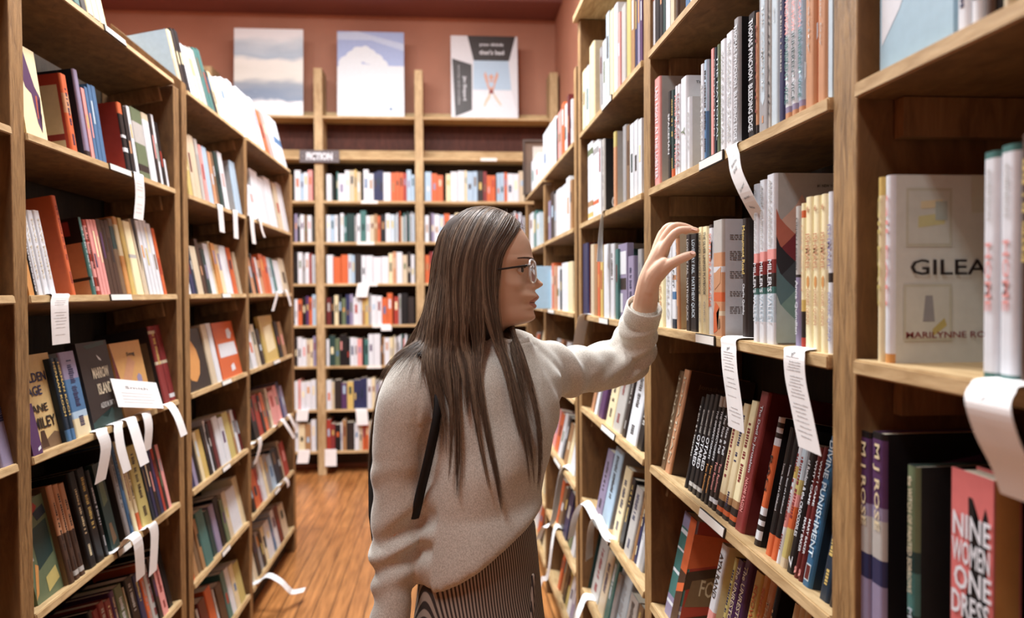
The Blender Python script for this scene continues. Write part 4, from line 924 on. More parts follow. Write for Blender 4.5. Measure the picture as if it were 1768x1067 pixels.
T('L', 1, [(492,712,0),(498,716,.02),(506,730,.035),(512,742,.04)], 'upper white strip arching out of the farthest left bay', g, .045)
T('L', 1, [(441,756,0),(448,756,.014),(449,772,.018),(441,800,.012)], 'hooked grey-white strip at the second far upright', g, .05)
T('L', 0, [(486,826,0),(491,826,.012),(497,832,.02),(498,840,.02)], 'tiny curled strip on the shelf near the floor at left', g, .045)
T('L', -1, [(446,1000,0),(463,993,.05),(484,1003,.11),(497,1016,.14),(506,1022,.155),(526,1018,.20)], 'long bent strip sticking out over the wooden floor', g, .045, tuck=.06)
for i, (lev, cols, w, lab) in enumerate([(4, [(628,487,0),(628,491,.01),(626,500,.014),(624,513,.016)], .1, 'white card hanging at a slant in the back case, middle bay'), (3, [(665,560,0),(666,562,.008),(667,566,.01),(667,571,.01)], .09, 'small white card under the orange and white books at the back'),
        (1, [(523,704,0),(523,708,.01),(522,716,.01),(521,727,.01)], .1, 'white card under the white books in the back left bay'), (1, [(623,702,0),(624,708,.01),(625,718,.012),(626,734,.012)], .1, 'white card beside the woman shoulder at the back case'),
        (0, [(525,772,0),(525,777,.01),(524,788,.012),(522,800,.014)], .1, 'lowest white card in the back left bay near the floor'), (0, [(571,771,0),(571,776,.01),(571,788,.01),(571,805,.012)], .1, 'lowest white card by the back upright, middle bay')]):
    T('B', lev, cols, lab, 'white cards on the back case', w)

# ------------------------------------------------------------------ FICTION sign, posters, framed book, side items
def sign():
    a = onY(517, 259, YB-.02); c = onY(586, 281, YB-.02); w = c.x-a.x; h = a.z-c.z
    root = thing('section_sign', 'grey sign reading FICTION on the back case upright', 'sign', None, Matrix.Translation(((a.x+c.x)/2, YB-.012, (a.z+c.z)/2)))
    link('board', bbox((-w/2, -.012, -h/2), (w/2, 0.002, h/2), .002), flat('sign_grey', (96, 88, 90), .5), root)
    M = Matrix(((1,0,0,0),(0,0,-1,-.0128),(0,1,0,0),(0,0,0,1)))
    lettering('lettering', 'FICTION', M, w*.66, h*.62, 'w', root, .05)
    for x in (-w*.42, w*.42):
        bm = bmesh.new(); bmesh.ops.create_uvsphere(bm, u_segments=8, v_segments=6, radius=.007, matrix=Matrix.Translation((x, -.012, 0))); link('screw', bm, 'x' and flat('screw_metal', (170, 165, 160), .4, .6), root)
sign()
def poster(x0, y0, x1, y1, label, polys, base, txt=(), extra=None, side=None):
    a = onY(x0, y0, YB+.05); c = onY(x1, y1, YB+.03); w = c.x-a.x; h = min(a.z-c.z, a.z-BLEV[8]-.022); z = BLEV[8]+.0225
    M = Matrix.Translation(((a.x+c.x)/2, YB+.035, z)) @ Matrix.Rotation(R_(-4), 4, 'X')
    root = thing('display_poster', label, 'poster', 'poster boards standing on the back case', M)
    link('board', bbox((-w/2, 0, 0), (w/2, .012, h), .001), paper(base), root)
    MF = Matrix(((1,0,0,-w/2),(0,0,-1,0),(0,1,0,0),(0,0,0,1)))
    if extra: link('printed_picture', _quad(MF, w, h), extra, root)
    if polys: surf(root, 'printed_shapes', polys, MF, w, h, .0006)
    for tx, c_, fx, fz, L, H, rot in txt:
        lettering('lettering', tx, MF @ Matrix.Translation((w*fx, h*fz, .004)) @ Matrix.Rotation(R_(rot), 4, 'Z'), L, H, c_, root, .02)
    return root
def _quad(MF, w, h):
    bm = bmesh.new(); panel_poly(bm, [(0,0),(w,0),(w,h),(0,h)], MF, .0006); return bm
def cloud_mat(kind):
    m, N, Lk, b = principled('printed_sky' if kind else 'printed_seascape')
    tc = N.new('ShaderNodeTexCoord'); sp = N.new('ShaderNodeSeparateXYZ'); Lk.new(tc.outputs['Object'], sp.inputs[0])
    n = N.new('ShaderNodeTexNoise'); n.inputs['Scale'].default_value = 5 if kind else 3; n.inputs['Detail'].default_value = 6
    mp = N.new('ShaderNodeMapping'); mp.inputs['Scale'].default_value = (1, 1, 1) if kind else (.6, 1, 2.2)
    Lk.new(tc.outputs['Object'], mp.inputs['Vector']); Lk.new(mp.outputs['Vector'], n.inputs['Vector'])
    ma = N.new('ShaderNodeMath'); ma.operation = 'MULTIPLY_ADD'; ma.inputs[1].default_value = .5 if kind else .35
    Lk.new(n.outputs['Fac'], ma.inputs[0]); Lk.new(sp.outputs['Z'], ma.inputs[2])
    cr = N.new('ShaderNodeValToRGB'); e = cr.color_ramp.elements
    if kind:
        x2 = N.new('ShaderNodeMath'); x2.operation = 'MULTIPLY_ADD'; x2.inputs[1].default_value = .45
        Lk.new(sp.outputs['X'], x2.inputs[0]); Lk.new(ma.outputs[0], x2.inputs[2]); src = x2.outputs[0]
        e[0].position = .82; e[0].color = (*rgb(226, 230, 234), 1); e[1].position = .9; e[1].color = (*rgb(150, 168, 206), 1)
    else:
        src = ma.outputs[0]; e[0].position = .30; e[0].color = (*rgb(222, 226, 228), 1); e[1].position = .95; e[1].color = (*rgb(222, 226, 230), 1)
        for p, c in ((.33, (112, 130, 154)), (.45, (140, 150, 162)), (.52, (208, 208, 200)), (.66, (222, 222, 216)), (.72, (158, 176, 192)), (.82, (196, 208, 216)), (.88, (222, 226, 230))):
            k = e.new(p); k.color = (*rgb(*c), 1)
    Lk.new(src, cr.inputs['Fac']); Lk.new(cr.outputs['Color'], b.inputs['Base Color']); b.inputs['Roughness'].default_value = .4
    return m
poster(402, 38, 523, 193, 'pale grey seascape poster board, leftmost on the back case', [], 'W', extra=cloud_mat(0))
CL_ = (206,214,220)
poster(581, 46, 698, 198, 'sky and white cloud poster board between two uprights', [((176,190,214),[(0,.98),(.3,1),(1,.86),(1,.78),(.5,.9),(0,.9)]), (CL_,[(0,0),(1,0),(1,.6),(.66,.6),(.1,.64),(0,.58)])] + [disc(CL_,x,z,r,.75) for x,z,r in ((.14,.62,.12),(.25,.68,.13),(.36,.73,.12),(.47,.71,.12),(.58,.66,.11),(.66,.6,.1),(.3,.76,.08),(.42,.78,.07))] + [('B', [(.78,.08),(.82,.08),(.82,.11),(.78,.11)])], (150,166,204))
FT = (196,150,130)
FIG = [disc(FT, .60, .50, .035, 1), (FT, [(.53,.40),(.58,.46),(.62,.46),(.66,.40),(.63,.33),(.57,.33)]), (FT, [(.53,.41),(.49,.52),(.51,.57),(.54,.52),(.56,.44)]), (FT, [(.66,.41),(.71,.52),(.69,.57),(.66,.52),(.63,.44)]),
       ('b', [(.57,.34),(.60,.34),(.58,.25),(.53,.19),(.50,.14),(.48,.15),(.51,.22),(.55,.27)]), ('b', [(.60,.34),(.63,.34),(.65,.25),(.70,.19),(.74,.15),(.75,.17),(.71,.22),(.66,.28)]), ('m', [(.565,.3),(.635,.3),(.625,.35),(.575,.35)]), ('L', [(.56,.44),(.64,.44),(.63,.38),(.57,.38)])]
poster(778, 56, 895, 203, 'poster board with black panels and a small crouching figure', [('l', [(.33,.32),(.9,.32),(.84,.7),(.34,.7)]), ('L', [(.33,.35),(.9,.35),(.86,.7),(.34,.7)]), ('w', [(.16,0),(1,0),(.9,.34),(.32,.34),(.32,.1)]), ('k', [(.25,1),(.97,1),(.87,.7),(.34,.7)]), ('k', [(.02,.72),(.31,.65),(.31,.1),(.06,.02)])] + FIG, 'W',
       txt=[('you think', 'w', .61, .89, .22, .035, 0), ("that's bad", 'w', .61, .80, .22, .04, 0), ('Jim Shepard', 'w', .2, .36, .22, .035, -90), ('stories and novellas', 'G', .12, .4, .36, .02, -90)])
def framed():
    p = shelf_pt('R', 5, 927, .05); Y = p.y; a = onY(899, 233, Y); c = onY(928, 320, Y)
    M = Matrix.Translation(((a.x+c.x)/2+.02, Y, RLEV[5]+TH)); w = c.x-a.x+.1; h = min(a.z-RLEV[5]-TH, .34)
    root = thing('display_box', 'dark framed display box standing beyond the white books, top right shelf', 'display box', None, M @ Matrix.Translation((.045, 0, 0)))
    dk = flat('dark_frame', (64, 52, 46), .5)
    for lo, hi in (((-w/2, 0, 0), (-w/2+.012, .03, h)), ((w/2-.012, 0, 0), (w/2, .03, h)), ((-w/2+.012, 0, 0), (w/2-.012, .03, .014)), ((-w/2+.012, 0, h-.014), (w/2-.012, .03, h))): link('frame', bbox(lo, hi, .001), dk, root)
    link('backing', bbox((-w/2+.012, .012, .014), (w/2-.012, .028, h-.014), 0), flat('backing_brown', (96, 78, 66), .6), root)
    link('picture', bbox((-w*.2, .009, h*.5), (w*.38, .012, h*.88), 0), paper('A'), root); link('notice', bbox((-w*.05, .008, h*.1), (w*.38, .012, h*.42), 0), paper('w'), root)
framed()
def blue_card():
    p = shelf_pt('R', 3, 946, .0); M = Matrix.Translation((XR-.09, p.y+.02, RLEV[3]+TH+.03))
    a = onY(921, 460, p.y); c = onY(946, 533, p.y)
    root = thing('display_book', 'large pale blue cover standing out beside her face', 'book', None, Matrix.Translation(((a.x+c.x)/2, p.y, RLEV[3]+TH+.0005)))
    w = c.x-a.x+.06; h = a.z-RLEV[3]-TH
    link('cover', bbox((-w/2, 0, 0), (w/2+.03, .014, h), .001), paper((150, 186, 208)), root)
    link('pages', bbox((-w/2+.004, .0145, .003), (w/2+.02, .03, h-.003), 0), PAGES, root)
blue_card()

def note_card():
    a = onX(211, 662, XL-.012); c = onX(266, 652, XL-.012); d_ = onX(213, 712, XL+.004); w = (c-a).length
    M = Matrix(((0,-math.sin(R_(-6))*-1,math.cos(0)*1,0),(1,0,0,0),(0,1,.1,0),(0,0,0,1)))
    up_ = (a-d_).normalized(); rt_ = Vector((0,1,0)); nn = rt_.cross(up_).normalized(); h = (a-d_).length
    M = Matrix(((rt_.x,up_.x,nn.x,0),(rt_.y,up_.y,nn.y,0),(rt_.z,up_.z,nn.z,0),(0,0,0,1))); M.translation = (a+c)/2-up_*h+Vector((.006,0,0))
    root = thing('note_card', 'white handwritten note card propped before the ochre cover, nearest left bay', 'note card', None, M)
    link('card', bbox((-w/2, 0, -.0006), (w/2, h, .0006), 0), TAGPAPER, root)
    lettering('handwriting', 'Smith', Matrix.Translation((0, h*.72, .0007)), w*.5, .009, (140,136,136), root, .01)
    bm = bmesh.new()
    for i in range(4): box(bm, (-w*.36, h*(.5-.11*i), .0007), (w*(.34-.05*(i % 2)), h*(.5-.11*i)+.002, .001))
    link('handwriting', bm, flat('pale_ink', (176, 172, 172), .7), root)
note_card()
# ------------------------------------------------------------------ lamps (above the frame) and fixtures
def lamp(x, y, z, sx, sy, power, col, name='ceiling_light'):
    root = thing(name, 'long white ceiling light over the aisle', 'ceiling light', 'ceiling lights above the aisle', Matrix.Translation((x, y, z)))
    link('housing', bbox((-sx/2-.03, -sy/2-.03, .02), (sx/2+.03, sy/2+.03, .09), .005), flat('lamp_white', (225, 225, 222), .5), root)
    bm = bmesh.new(); box(bm, (-.01, -.01, .09), (.01, .01, 4.5-z)); link('rod', bm, flat('lamp_white', (225, 225, 222), .5), root)
    l = bpy.data.lights.new('lamp_tube', 'AREA'); l.shape = 'RECTANGLE'; l.size = sx; l.size_y = sy; l.energy = power; l.color = col
    o = bpy.data.objects.new('lamp_tube', l); C.objects.link(o); o.parent = root
COOL = (.955, .98, 1)
lamp(-.8, .1, 4.3, .3, 1.2, 34, COOL)
lamp(-.25, 2.6, 4.3, .35, 1.3, 92, COOL)
lamp(-.45, 4.5, 4.3, 1.8, .35, 84, (.955, .98, 1))
lamp(-2.0, 3.2, 4.3, .3, 1.3, 70, COOL)
w = bpy.data.worlds.new('world'); bpy.context.scene.world = w; w.use_nodes = True
w.node_tree.nodes['Background'].inputs[0].default_value = (.9, .8, .72, 1); w.node_tree.nodes['Background'].inputs[1].default_value = .16

cam = bpy.data.cameras.new('camera'); co = bpy.data.objects.new('camera', cam); C.objects.link(co)
cam.sensor_width = 36; cam.lens = 36*FPX/1768; cam.clip_start = .02
co.matrix_world = Matrix(((RT.x, UP.x, -fw.x, 0), (RT.y, UP.y, -fw.y, 0), (RT.z, UP.z, -fw.z, HCAM), (0, 0, 0, 1)))
cam.dof.use_dof = True; cam.dof.focus_distance = 1.45; cam.dof.aperture_fstop = 3.2
bpy.context.scene.camera = co
vs = bpy.context.scene.view_settings; bpy.context.scene.display_settings.display_device = 'sRGB'
vs.view_transform = 'Standard'; vs.look = 'None'; vs.gamma = 1; vs.use_curve_mapping = False; vs.exposure = .86
# ------------------------------------------------------------------ the woman
def P(px, py, Y): return onY(px, py, Y)
PERSON = thing('person', 'woman with long brown hair and glasses in a pale grey sweater, reaching for books', 'person')
def mat_skin():
    m, N, Lk, b = principled('skin')
    tc = N.new('ShaderNodeTexCoord'); n = N.new('ShaderNodeTexNoise'); n.inputs['Scale'].default_value = 14; n.inputs['Detail'].default_value = 5
    mx = N.new('ShaderNodeMix'); mx.data_type = 'RGBA'; mx.inputs['A'].default_value = (*rgb(206, 166, 140), 1); mx.inputs['B'].default_value = (*rgb(222, 186, 160), 1)
    Lk.new(tc.outputs['Object'], n.inputs['Vector']); Lk.new(n.outputs['Fac'], mx.inputs['Factor']); Lk.new(mx.outputs['Result'], b.inputs['Base Color'])
    b.inputs['Roughness'].default_value = .58; b.inputs['Specular IOR Level'].default_value = .35; b.inputs['Subsurface Weight'].default_value = .12; b.inputs['Subsurface Radius'].default_value = (.012, .005, .003); b.inputs['Subsurface Scale'].default_value = 1
    return m
SKIN = mat_skin(); LIP = flat('lip', (190, 134, 116), .5)
def mat_knit():
    m, N, Lk, b = principled('heather_knit')
    tc = N.new('ShaderNodeTexCoord'); n = N.new('ShaderNodeTexNoise'); n.inputs['Scale'].default_value = 650; n.inputs['Detail'].default_value = 3
    mp = N.new('ShaderNodeMapping'); mp.inputs['Scale'].default_value = (1, 1, .55)
    cr = N.new('ShaderNodeValToRGB'); cr.color_ramp.elements[0].position = .36; cr.color_ramp.elements[1].position = .62
    cr.color_ramp.elements[0].color = (*rgb(184, 180, 170), 1); cr.color_ramp.elements[1].color = (*rgb(220, 217, 208), 1)
    Lk.new(tc.outputs['Object'], mp.inputs['Vector']); Lk.new(mp.outputs['Vector'], n.inputs['Vector']); Lk.new(n.outputs['Fac'], cr.inputs['Fac']); Lk.new(cr.outputs['Color'], b.inputs['Base Color'])
    bp = N.new('ShaderNodeBump'); bp.inputs['Strength'].default_value = .35; bp.inputs['Distance'].default_value = .0012
    Lk.new(n.outputs['Fac'], bp.inputs['Height']); Lk.new(bp.outputs['Normal'], b.inputs['Normal'])
    b.inputs['Roughness'].default_value = .95; b.inputs['Specular IOR Level'].default_value = .1; b.inputs['Sheen Weight'].default_value = .35; b.inputs['Sheen Roughness'].default_value = .4
    return m
KNIT = mat_knit()
def mat_stripe():
    m, N, Lk, b = principled('pinstripe_twill')
    tc = N.new('ShaderNodeTexCoord'); sp = N.new('ShaderNodeSeparateXYZ'); Lk.new(tc.outputs['Object'], sp.inputs[0])
    n = N.new('ShaderNodeTexNoise'); n.inputs['Scale'].default_value = 3; Lk.new(tc.outputs['Object'], n.inputs['Vector'])
    a = N.new('ShaderNodeMath'); a.operation = 'MULTIPLY_ADD'; a.inputs[1].default_value = .87; Lk.new(sp.outputs['X'], a.inputs[0])
    c = N.new('ShaderNodeMath'); c.operation = 'MULTIPLY'; c.inputs[1].default_value = .5; Lk.new(sp.outputs['Y'], c.inputs[0]); Lk.new(c.outputs[0], a.inputs[2])
    z = N.new('ShaderNodeMath'); z.operation = 'MULTIPLY_ADD'; z.inputs[1].default_value = .12; Lk.new(sp.outputs['Z'], z.inputs[0]); Lk.new(a.outputs[0], z.inputs[2])
    s = N.new('ShaderNodeMath'); s.operation = 'MULTIPLY_ADD'; s.inputs[1].default_value = .03; Lk.new(n.outputs['Fac'], s.inputs[0]); Lk.new(z.outputs[0], s.inputs[2])
    f = N.new('ShaderNodeMath'); f.operation = 'MULTIPLY'; f.inputs[1].default_value = 2*PI/.0052; Lk.new(s.outputs[0], f.inputs[0])
    g_ = N.new('ShaderNodeMath'); g_.operation = 'SINE'; Lk.new(f.outputs[0], g_.inputs[0])
    cr = N.new('ShaderNodeValToRGB'); cr.color_ramp.elements[0].position = .35; cr.color_ramp.elements[1].position = .6
    cr.color_ramp.elements[0].color = (*rgb(58, 50, 48), 1); cr.color_ramp.elements[1].color = (*rgb(172, 160, 148), 1)
    k = N.new('ShaderNodeMath'); k.operation = 'MULTIPLY_ADD'; k.inputs[1].default_value = .5; k.inputs[2].default_value = .5; Lk.new(g_.outputs[0], k.inputs[0])
    Lk.new(k.outputs[0], cr.inputs['Fac']); Lk.new(cr.outputs['Color'], b.inputs['Base Color']); b.inputs['Roughness'].default_value = .9
    return m
STRIPE = mat_stripe()
LV = Vector((.87, .5, 0)).normalized(); FV = Vector((.5, -.87, 0)).normalized(); UPZ = Vector((0, 0, 1))

# --- head, measured along the profile in the photo (rows: py, front px, back px, half width m)
HC = P(850, 470, 1.45); SC = 1.45/FPX; HY = R_(-9)
ROWS = [(368,840,832,.006),(369.5,856,800,.027),(374,872,785,.043),(384,889,773,.058),(401,905,764,.068),(420,915,760,.072),(440,919,758,.0745),(452,919,758,.0750),(466,912,759,.0745),(480,909,762,.0735),(492,909,766,.0715),(500,909,770,.069),
        (515,909,780,.0645),(530,908,792,.059),(540,909,800,.055),(550,908,806,.050),(556,902,808,.046),(561,890,808,.043),(566,876,807,.0425),(574,868,804,.043),(590,862,798,.045),(612,862,790,.050),(634,872,778,.062)]
def interp(tab, x, k):
    if x <= tab[0][0]: return tab[0][k]
    for i in range(len(tab)-1):
        a, b_ = tab[i], tab[i+1]
        if a[0] <= x <= b_[0]:
            t = (x-a[0])/(b_[0]-a[0]); p = tab[max(i-1, 0)]; q = tab[min(i+2, len(tab)-1)]
            m1 = (b_[k]-p[k])/max(b_[0]-p[0], 1e-6)*(b_[0]-a[0]); m2 = (q[k]-a[k])/max(q[0]-a[0], 1e-6)*(b_[0]-a[0])
            return (2*t**3-3*t*t+1)*a[k]+(t**3-2*t*t+t)*m1+(-2*t**3+3*t*t)*b_[k]+(t**3-t*t)*m2
    return tab[-1][k]
MID = [(430,0,.03),(446,.001,.03),(452,.0022,.028),(460,.0020,.012),(464,.0035,.0075),(470,.0085,.0072),(478,.0175,.0078),(485,.0255,.0095),(490,.0312,.0115),(494,.0300,.0125),(498,.0235,.0140),(501,.0172,.0165),(504.5,.0168,.021),(509,.0210,.025),
       (513,.0238,.025),(517,.0222,.024),(521.5,.0172,.024),(524.5,.0168,.024),(527.5,.0200,.023),(531,.0196,.024),(536,.0140,.026),(541,.0145,.026),(548,.0168,.025),(554,.0150,.026),(559,.010,.028),(565,0,.02)]
def g2(v, s): return math.exp(-(v/s)**2)
def head_point(py, th):
    f = (interp(ROWS, py, 1)-850)*SC; bk = (interp(ROWS, py, 2)-850)*SC; w = interp(ROWS, py, 3)
    cx = f*.42+bk*.58; z = (470-py)*SC
    c, s = math.cos(th), math.sin(th); e = 2/2.25
    a = (f-cx) if c > 0 else (cx-bk)
    x = cx + a*math.copysign(abs(c)**e, c); y = w*math.copysign(abs(s)**e, s)*(1-.07*max(c, 0)*(1 if py > 440 else .4))
    if c > 0 and 425 < py < 566:
        A = interp(MID, py, 1); sg = interp(MID, py, 2)
        x += A*g2(y, sg)
        ay = abs(y)
        x += .0045*g2(ay-.0125, .0055)*g2(py-495.5, 4.5)                 # nostril wing
        x -= .0075*g2(ay-.029, .0150)*g2(py-466, 9)                      # eye socket
        x += .0035*g2(ay-.028, .02)*g2(py-449, 5)                         # brow ridge
        x += .0040*g2(ay-.021, .011)*g2(py-507, 8)
        x += .0045*g2(ay-.042, .018)*g2(py-492, 14)                       # cheekbone
        x -= .003*g2(ay-.024, .006)*g2(py-523, 5)                         # mouth corner
    return Vector((x, y, z))
RZH = Matrix.Rotation(HY, 3, 'Z')
def HW(v): return HC + RZH @ v
bm = bmesh.new(); n = 150
pys = [368, 368.4, 369, 370, 371.5, 373.5, 376, 379, 382, 386, 391, 398, 406, 414, 422, 430, 436, 441] + [444+1.15*i for i in range(106)]
pys = [p for p in pys if p < 566] + [568, 571, 575, 580, 586, 592, 600, 608, 616, 625, 634]
rings = []
for py in pys:
    r = []
    for i in range(n):
        ph = 2*PI*i/n; th = ph - .58*math.sin(ph)
        r.append(HW(head_point(py, th)))
    rings.append(r)
vr = loft(bm, rings[::-1], True)
for f in bm.faces:
    c = RZH.transposed() @ (f.calc_center_median() - HC); py = 470 - c.z/SC
    if c.x > .05 and 509 < py < 533.5:
        w = .0178*math.sqrt(max(0, 1-((py-522.5)/(13 if py < 522.5 else 11))**2))*(1 if py > 512 else .9)
        if abs(c.y) < w: f.material_index = 1
    if (py < 396 and c.x < .052) or (py < 470 and c.x < .0) or (py < 560 and c.x < -.03): f.material_index = 3
    if c.x > .05 and abs(py-523) < .8 and abs(c.y) < .0165: f.material_index = 2
head_bm = bm
# --- torso (with legs) under the clothes, arms and hands
def oring(c, a, b, n=28, tilt=0, k=2.2, off=0):
    out = []
    for i in range(n):
        t = 2*PI*i/n + off; ct, st = math.cos(t), math.sin(t); e = 2/k
        q = Vector(c) + LV*(a*math.copysign(abs(ct)**e, ct)) + FV*(b*math.copysign(abs(st)**e, st))
        q.z += tilt*(q.x-c[0]) if not callable(tilt) else tilt(q)
        out.append(q)
    return out
TORSO = [(1.505,(.094,1.455),.056,.055),(1.485,(.093,1.455),.072,.060),(1.462,(.09,1.452),.100,.072),(1.435,(.087,1.45),.128,.085),(1.395,(.080,1.445),.140,.097),(1.34,(.069,1.437),.128,.108),(1.28,(.063,1.43),.114,.110),(1.20,(.055,1.424),.104,.102),(1.12,(.052,1.42),.103,.098),(1.05,(.054,1.42),.114,.102),(1.0,(.054,1.42),.120,.104)]
def tinterp(z):
    L = TORSO
    if z >= L[0][0]: return L[0]
    for a, b_ in zip(L, L[1:]):
        if b_[0] <= z <= a[0]:
            t = (a[0]-z)/(a[0]-b_[0]); return (z, (a[1][0]*(1-t)+b_[1][0]*t, a[1][1]*(1-t)+b_[1][1]*t), a[2]*(1-t)+b_[2]*t, a[3]*(1-t)+b_[3]*t)
    return L[-1]
def torso_nearY(X, z, grow=.012):
    _, c, a, b_ = tinterp(z); a += grow; b_ += grow
    # (dx*LVx+dy*LVy)^2/a^2 + (dx*FVx+dy*FVy)^2/b^2 = 1
    dx = X-c[0]; A = (LV.y/a)**2+(FV.y/b_)**2; B = 2*dx*(LV.x*LV.y/a/a+FV.x*FV.y/b_/b_); Cc = (dx*LV.x/a)**2+(dx*FV.x/b_)**2-1
    D = B*B-4*A*Cc
    if D < 0: return None
    return c[1] + (-B-math.sqrt(D))/(2*A)
body = bmesh.new()
loft(body, [oring((c[0], c[1], z), a-.012, b_-.012) for z, c, a, b_ in TORSO] + [oring((.054,1.42,.93), .125, .104), oring((.054,1.42,.86), .132, .106), oring((.054,1.42,.80), .115, .09)])
HIPR = Vector((.054,1.42,.86))-LV*.066; HIPL = Vector((.054,1.42,.86))+LV*.066
LEGS = [(HIPR, HIPR+FV*.02+Vector((0,0,-.40)), HIPR-FV*.02+Vector((-.01,0,-.78))), (HIPL, HIPL+FV*.03+Vector((0,0,-.40)), HIPL+FV*.02+Vector((.01,0,-.78)))]
for a, k, f in LEGS: tube(body, [a, a.lerp(k, .5), k, k.lerp(f, .35), f], [.072, .066, .05, .052, .035], 16)
SR = P(706, 668, 1.375); ER = P(684, 900, 1.385); WR = P(672, 1110, 1.36)
SL = P(926, 636, 1.53); M1 = P(985, 640, 1.585); EL = P(1084, 616, 1.68); FL = P(1099, 574, 1.635); CL = P(1114, 524, 1.585)
tube(body, [SR, SR.lerp(ER, .5), ER, ER.lerp(WR, .5), WR], [.034,.038,.035,.032,.024], 16)
tube(body, [P(905, 645, 1.5), SL, M1, EL, FL, P(1107,550,1.61), CL], [.036,.040,.038,.036,.035,.027,.0235], 16)
def hand(palm, fingers, name='hand', vox=.0021):
    b_ = bmesh.new()
    for pts, rad, fl in palm: tube(b_, pts, rad, 14, flat_=fl)
    for pts, rad in fingers: tube(b_, pts, rad, 12)
    o = link(name, b_, SKIN)
    m = o.modifiers.new('r', 'REMESH'); m.mode = 'VOXEL'; m.voxel_size = vox
    m = o.modifiers.new('s', 'SMOOTH'); m.iterations = 5; m.factor = .5
    return bake(o)
K = [P(1156,414,1.545), P(1149,409,1.565), P(1143,408,1.585), P(1138,414,1.602)]
left_hand = hand(
  [([P(1107,552,1.608), P(1113,530,1.590), P(1117,506,1.574), P(1121,484,1.568), P(1130,458,1.566), P(1145,428,1.563)], [.026,.0245,.0228,.0212,.0185,.0145], 1.12),
   ([P(1119,500,1.578), P(1124,476,1.585), P(1132,450,1.588), P(1142,424,1.584)], [.021,.0185,.016,.013], 1.15),
   ([P(1120,500,1.566), P(1130,475,1.553), P(1147,455,1.540)], [.020,.0185,.0135], 1)] ,
  [([P(1136,448,1.56), K[0], P(1171,399,1.540), P(1189,396.5,1.533), P(1203,398,1.527)], [.0125,.0098,.0086,.0075,.0060]),
   ([P(1133,445,1.572), K[1], P(1163,391.5,1.562), P(1181,391,1.556), P(1196,396,1.550)], [.0125,.0098,.0087,.0076,.0062]),
   ([P(1131,445,1.585), K[2], P(1154,392,1.582), P(1170,392,1.578), P(1184,400,1.572)], [.013,.0102,.0090,.0080,.0066]),
   ([P(1128,448,1.598), K[3], P(1146,399,1.600), P(1158,400,1.598), P(1169,408,1.594)], [.0115,.009,.0078,.007,.006]),
   ([P(1134,478,1.553), P(1152,460,1.535), P(1171,449,1.524), P(1186,442.5,1.518), P(1196,439,1.514)], [.0148,.0128,.0102,.0096,.0072])])
z0 = WR + Vector((0,0,-.02))
right_hand = hand([([WR+Vector((0,0,.03)), z0, z0+Vector((.004,.0,-.05)), z0+Vector((.006,0,-.09))], [.024,.024,.027,.024], .62)],
  [([z0+Vector((.004,-.028+.019*i,-.07)), z0+Vector((.008,-.03+.02*i,-.10)), z0+Vector((.018,-.029+.019*i,-.13-.004*(i in (1,2)))), z0+Vector((.032,-.028+.018*i,-.152-.008*(i in (1,2))))], [.0105,.0095,.0085,.0068]) for i in range(4)] +
  [([z0+Vector((0,-.018,-.02)), z0+Vector((.012,-.036,-.05)), z0+Vector((.022,-.038,-.078)), z0+Vector((.03,-.034,-.098))], [.014,.012,.010,.008])], vox=.0028)
for me in (left_hand, right_hand): body.from_mesh(me); bpy.data.meshes.remove(me)
tmp = bpy.data.meshes.new('t'); head_bm.to_mesh(tmp); head_bm.free(); body.from_mesh(tmp); bpy.data.meshes.remove(tmp)
body_o = link('body', body, [SKIN, LIP, flat('mouth_line', (92, 44, 42), .6), flat('scalp', (58, 42, 34), .8)], PERSON, True)
# nails
for c, nrm, u in ((P(1199,395.5,1.521), Vector((.2,-.35,.9)), Vector((1,0,-.1))), (P(1196,435.5,1.507), Vector((.2,-.75,.6)), Vector((1,-.1,.3)))):
    nrm.normalize(); u = (u-nrm*u.dot(nrm)).normalized(); v = nrm.cross(u)
    bm = bmesh.new(); vs_ = [bm.verts.new(c+u*(math.cos(t)*.0062)+v*(math.sin(t)*.0045)-nrm*.0006*abs(math.sin(t))) for t in [2*PI*i/14 for i in range(14)]]
    bm.faces.new(vs_); ex = bmesh.ops.extrude_face_region(bm, geom=bm.faces[:]); 
    for e in ex['geom']:
        if isinstance(e, bmesh.types.BMVert): e.co -= nrm*.0012
    link('fingernail', bm, flat('nail', (228, 186, 172), .3), PERSON)
# ears
for s in (-1, 1):
    bm = bmesh.new(); cpt = Vector((-.012, s*.073, -.012))
    R = []
    for i, (k_, dd) in enumerate([(.3,.004),(.75,.007),(1,.009),(1.02,.012),(.9,.0135),(.6,.010),(.3,.008)]):
        R.append([HW(cpt+Vector((.015*k_*math.cos(t), s*dd, .029*k_*math.sin(t)-.003*math.cos(t)))) for t in [2*PI*j/20 for j in range(20)]])
    loft(bm, R); bmesh.ops.recalc_face_normals(bm, faces=bm.faces); link('ear', bm, SKIN, PERSON, True)
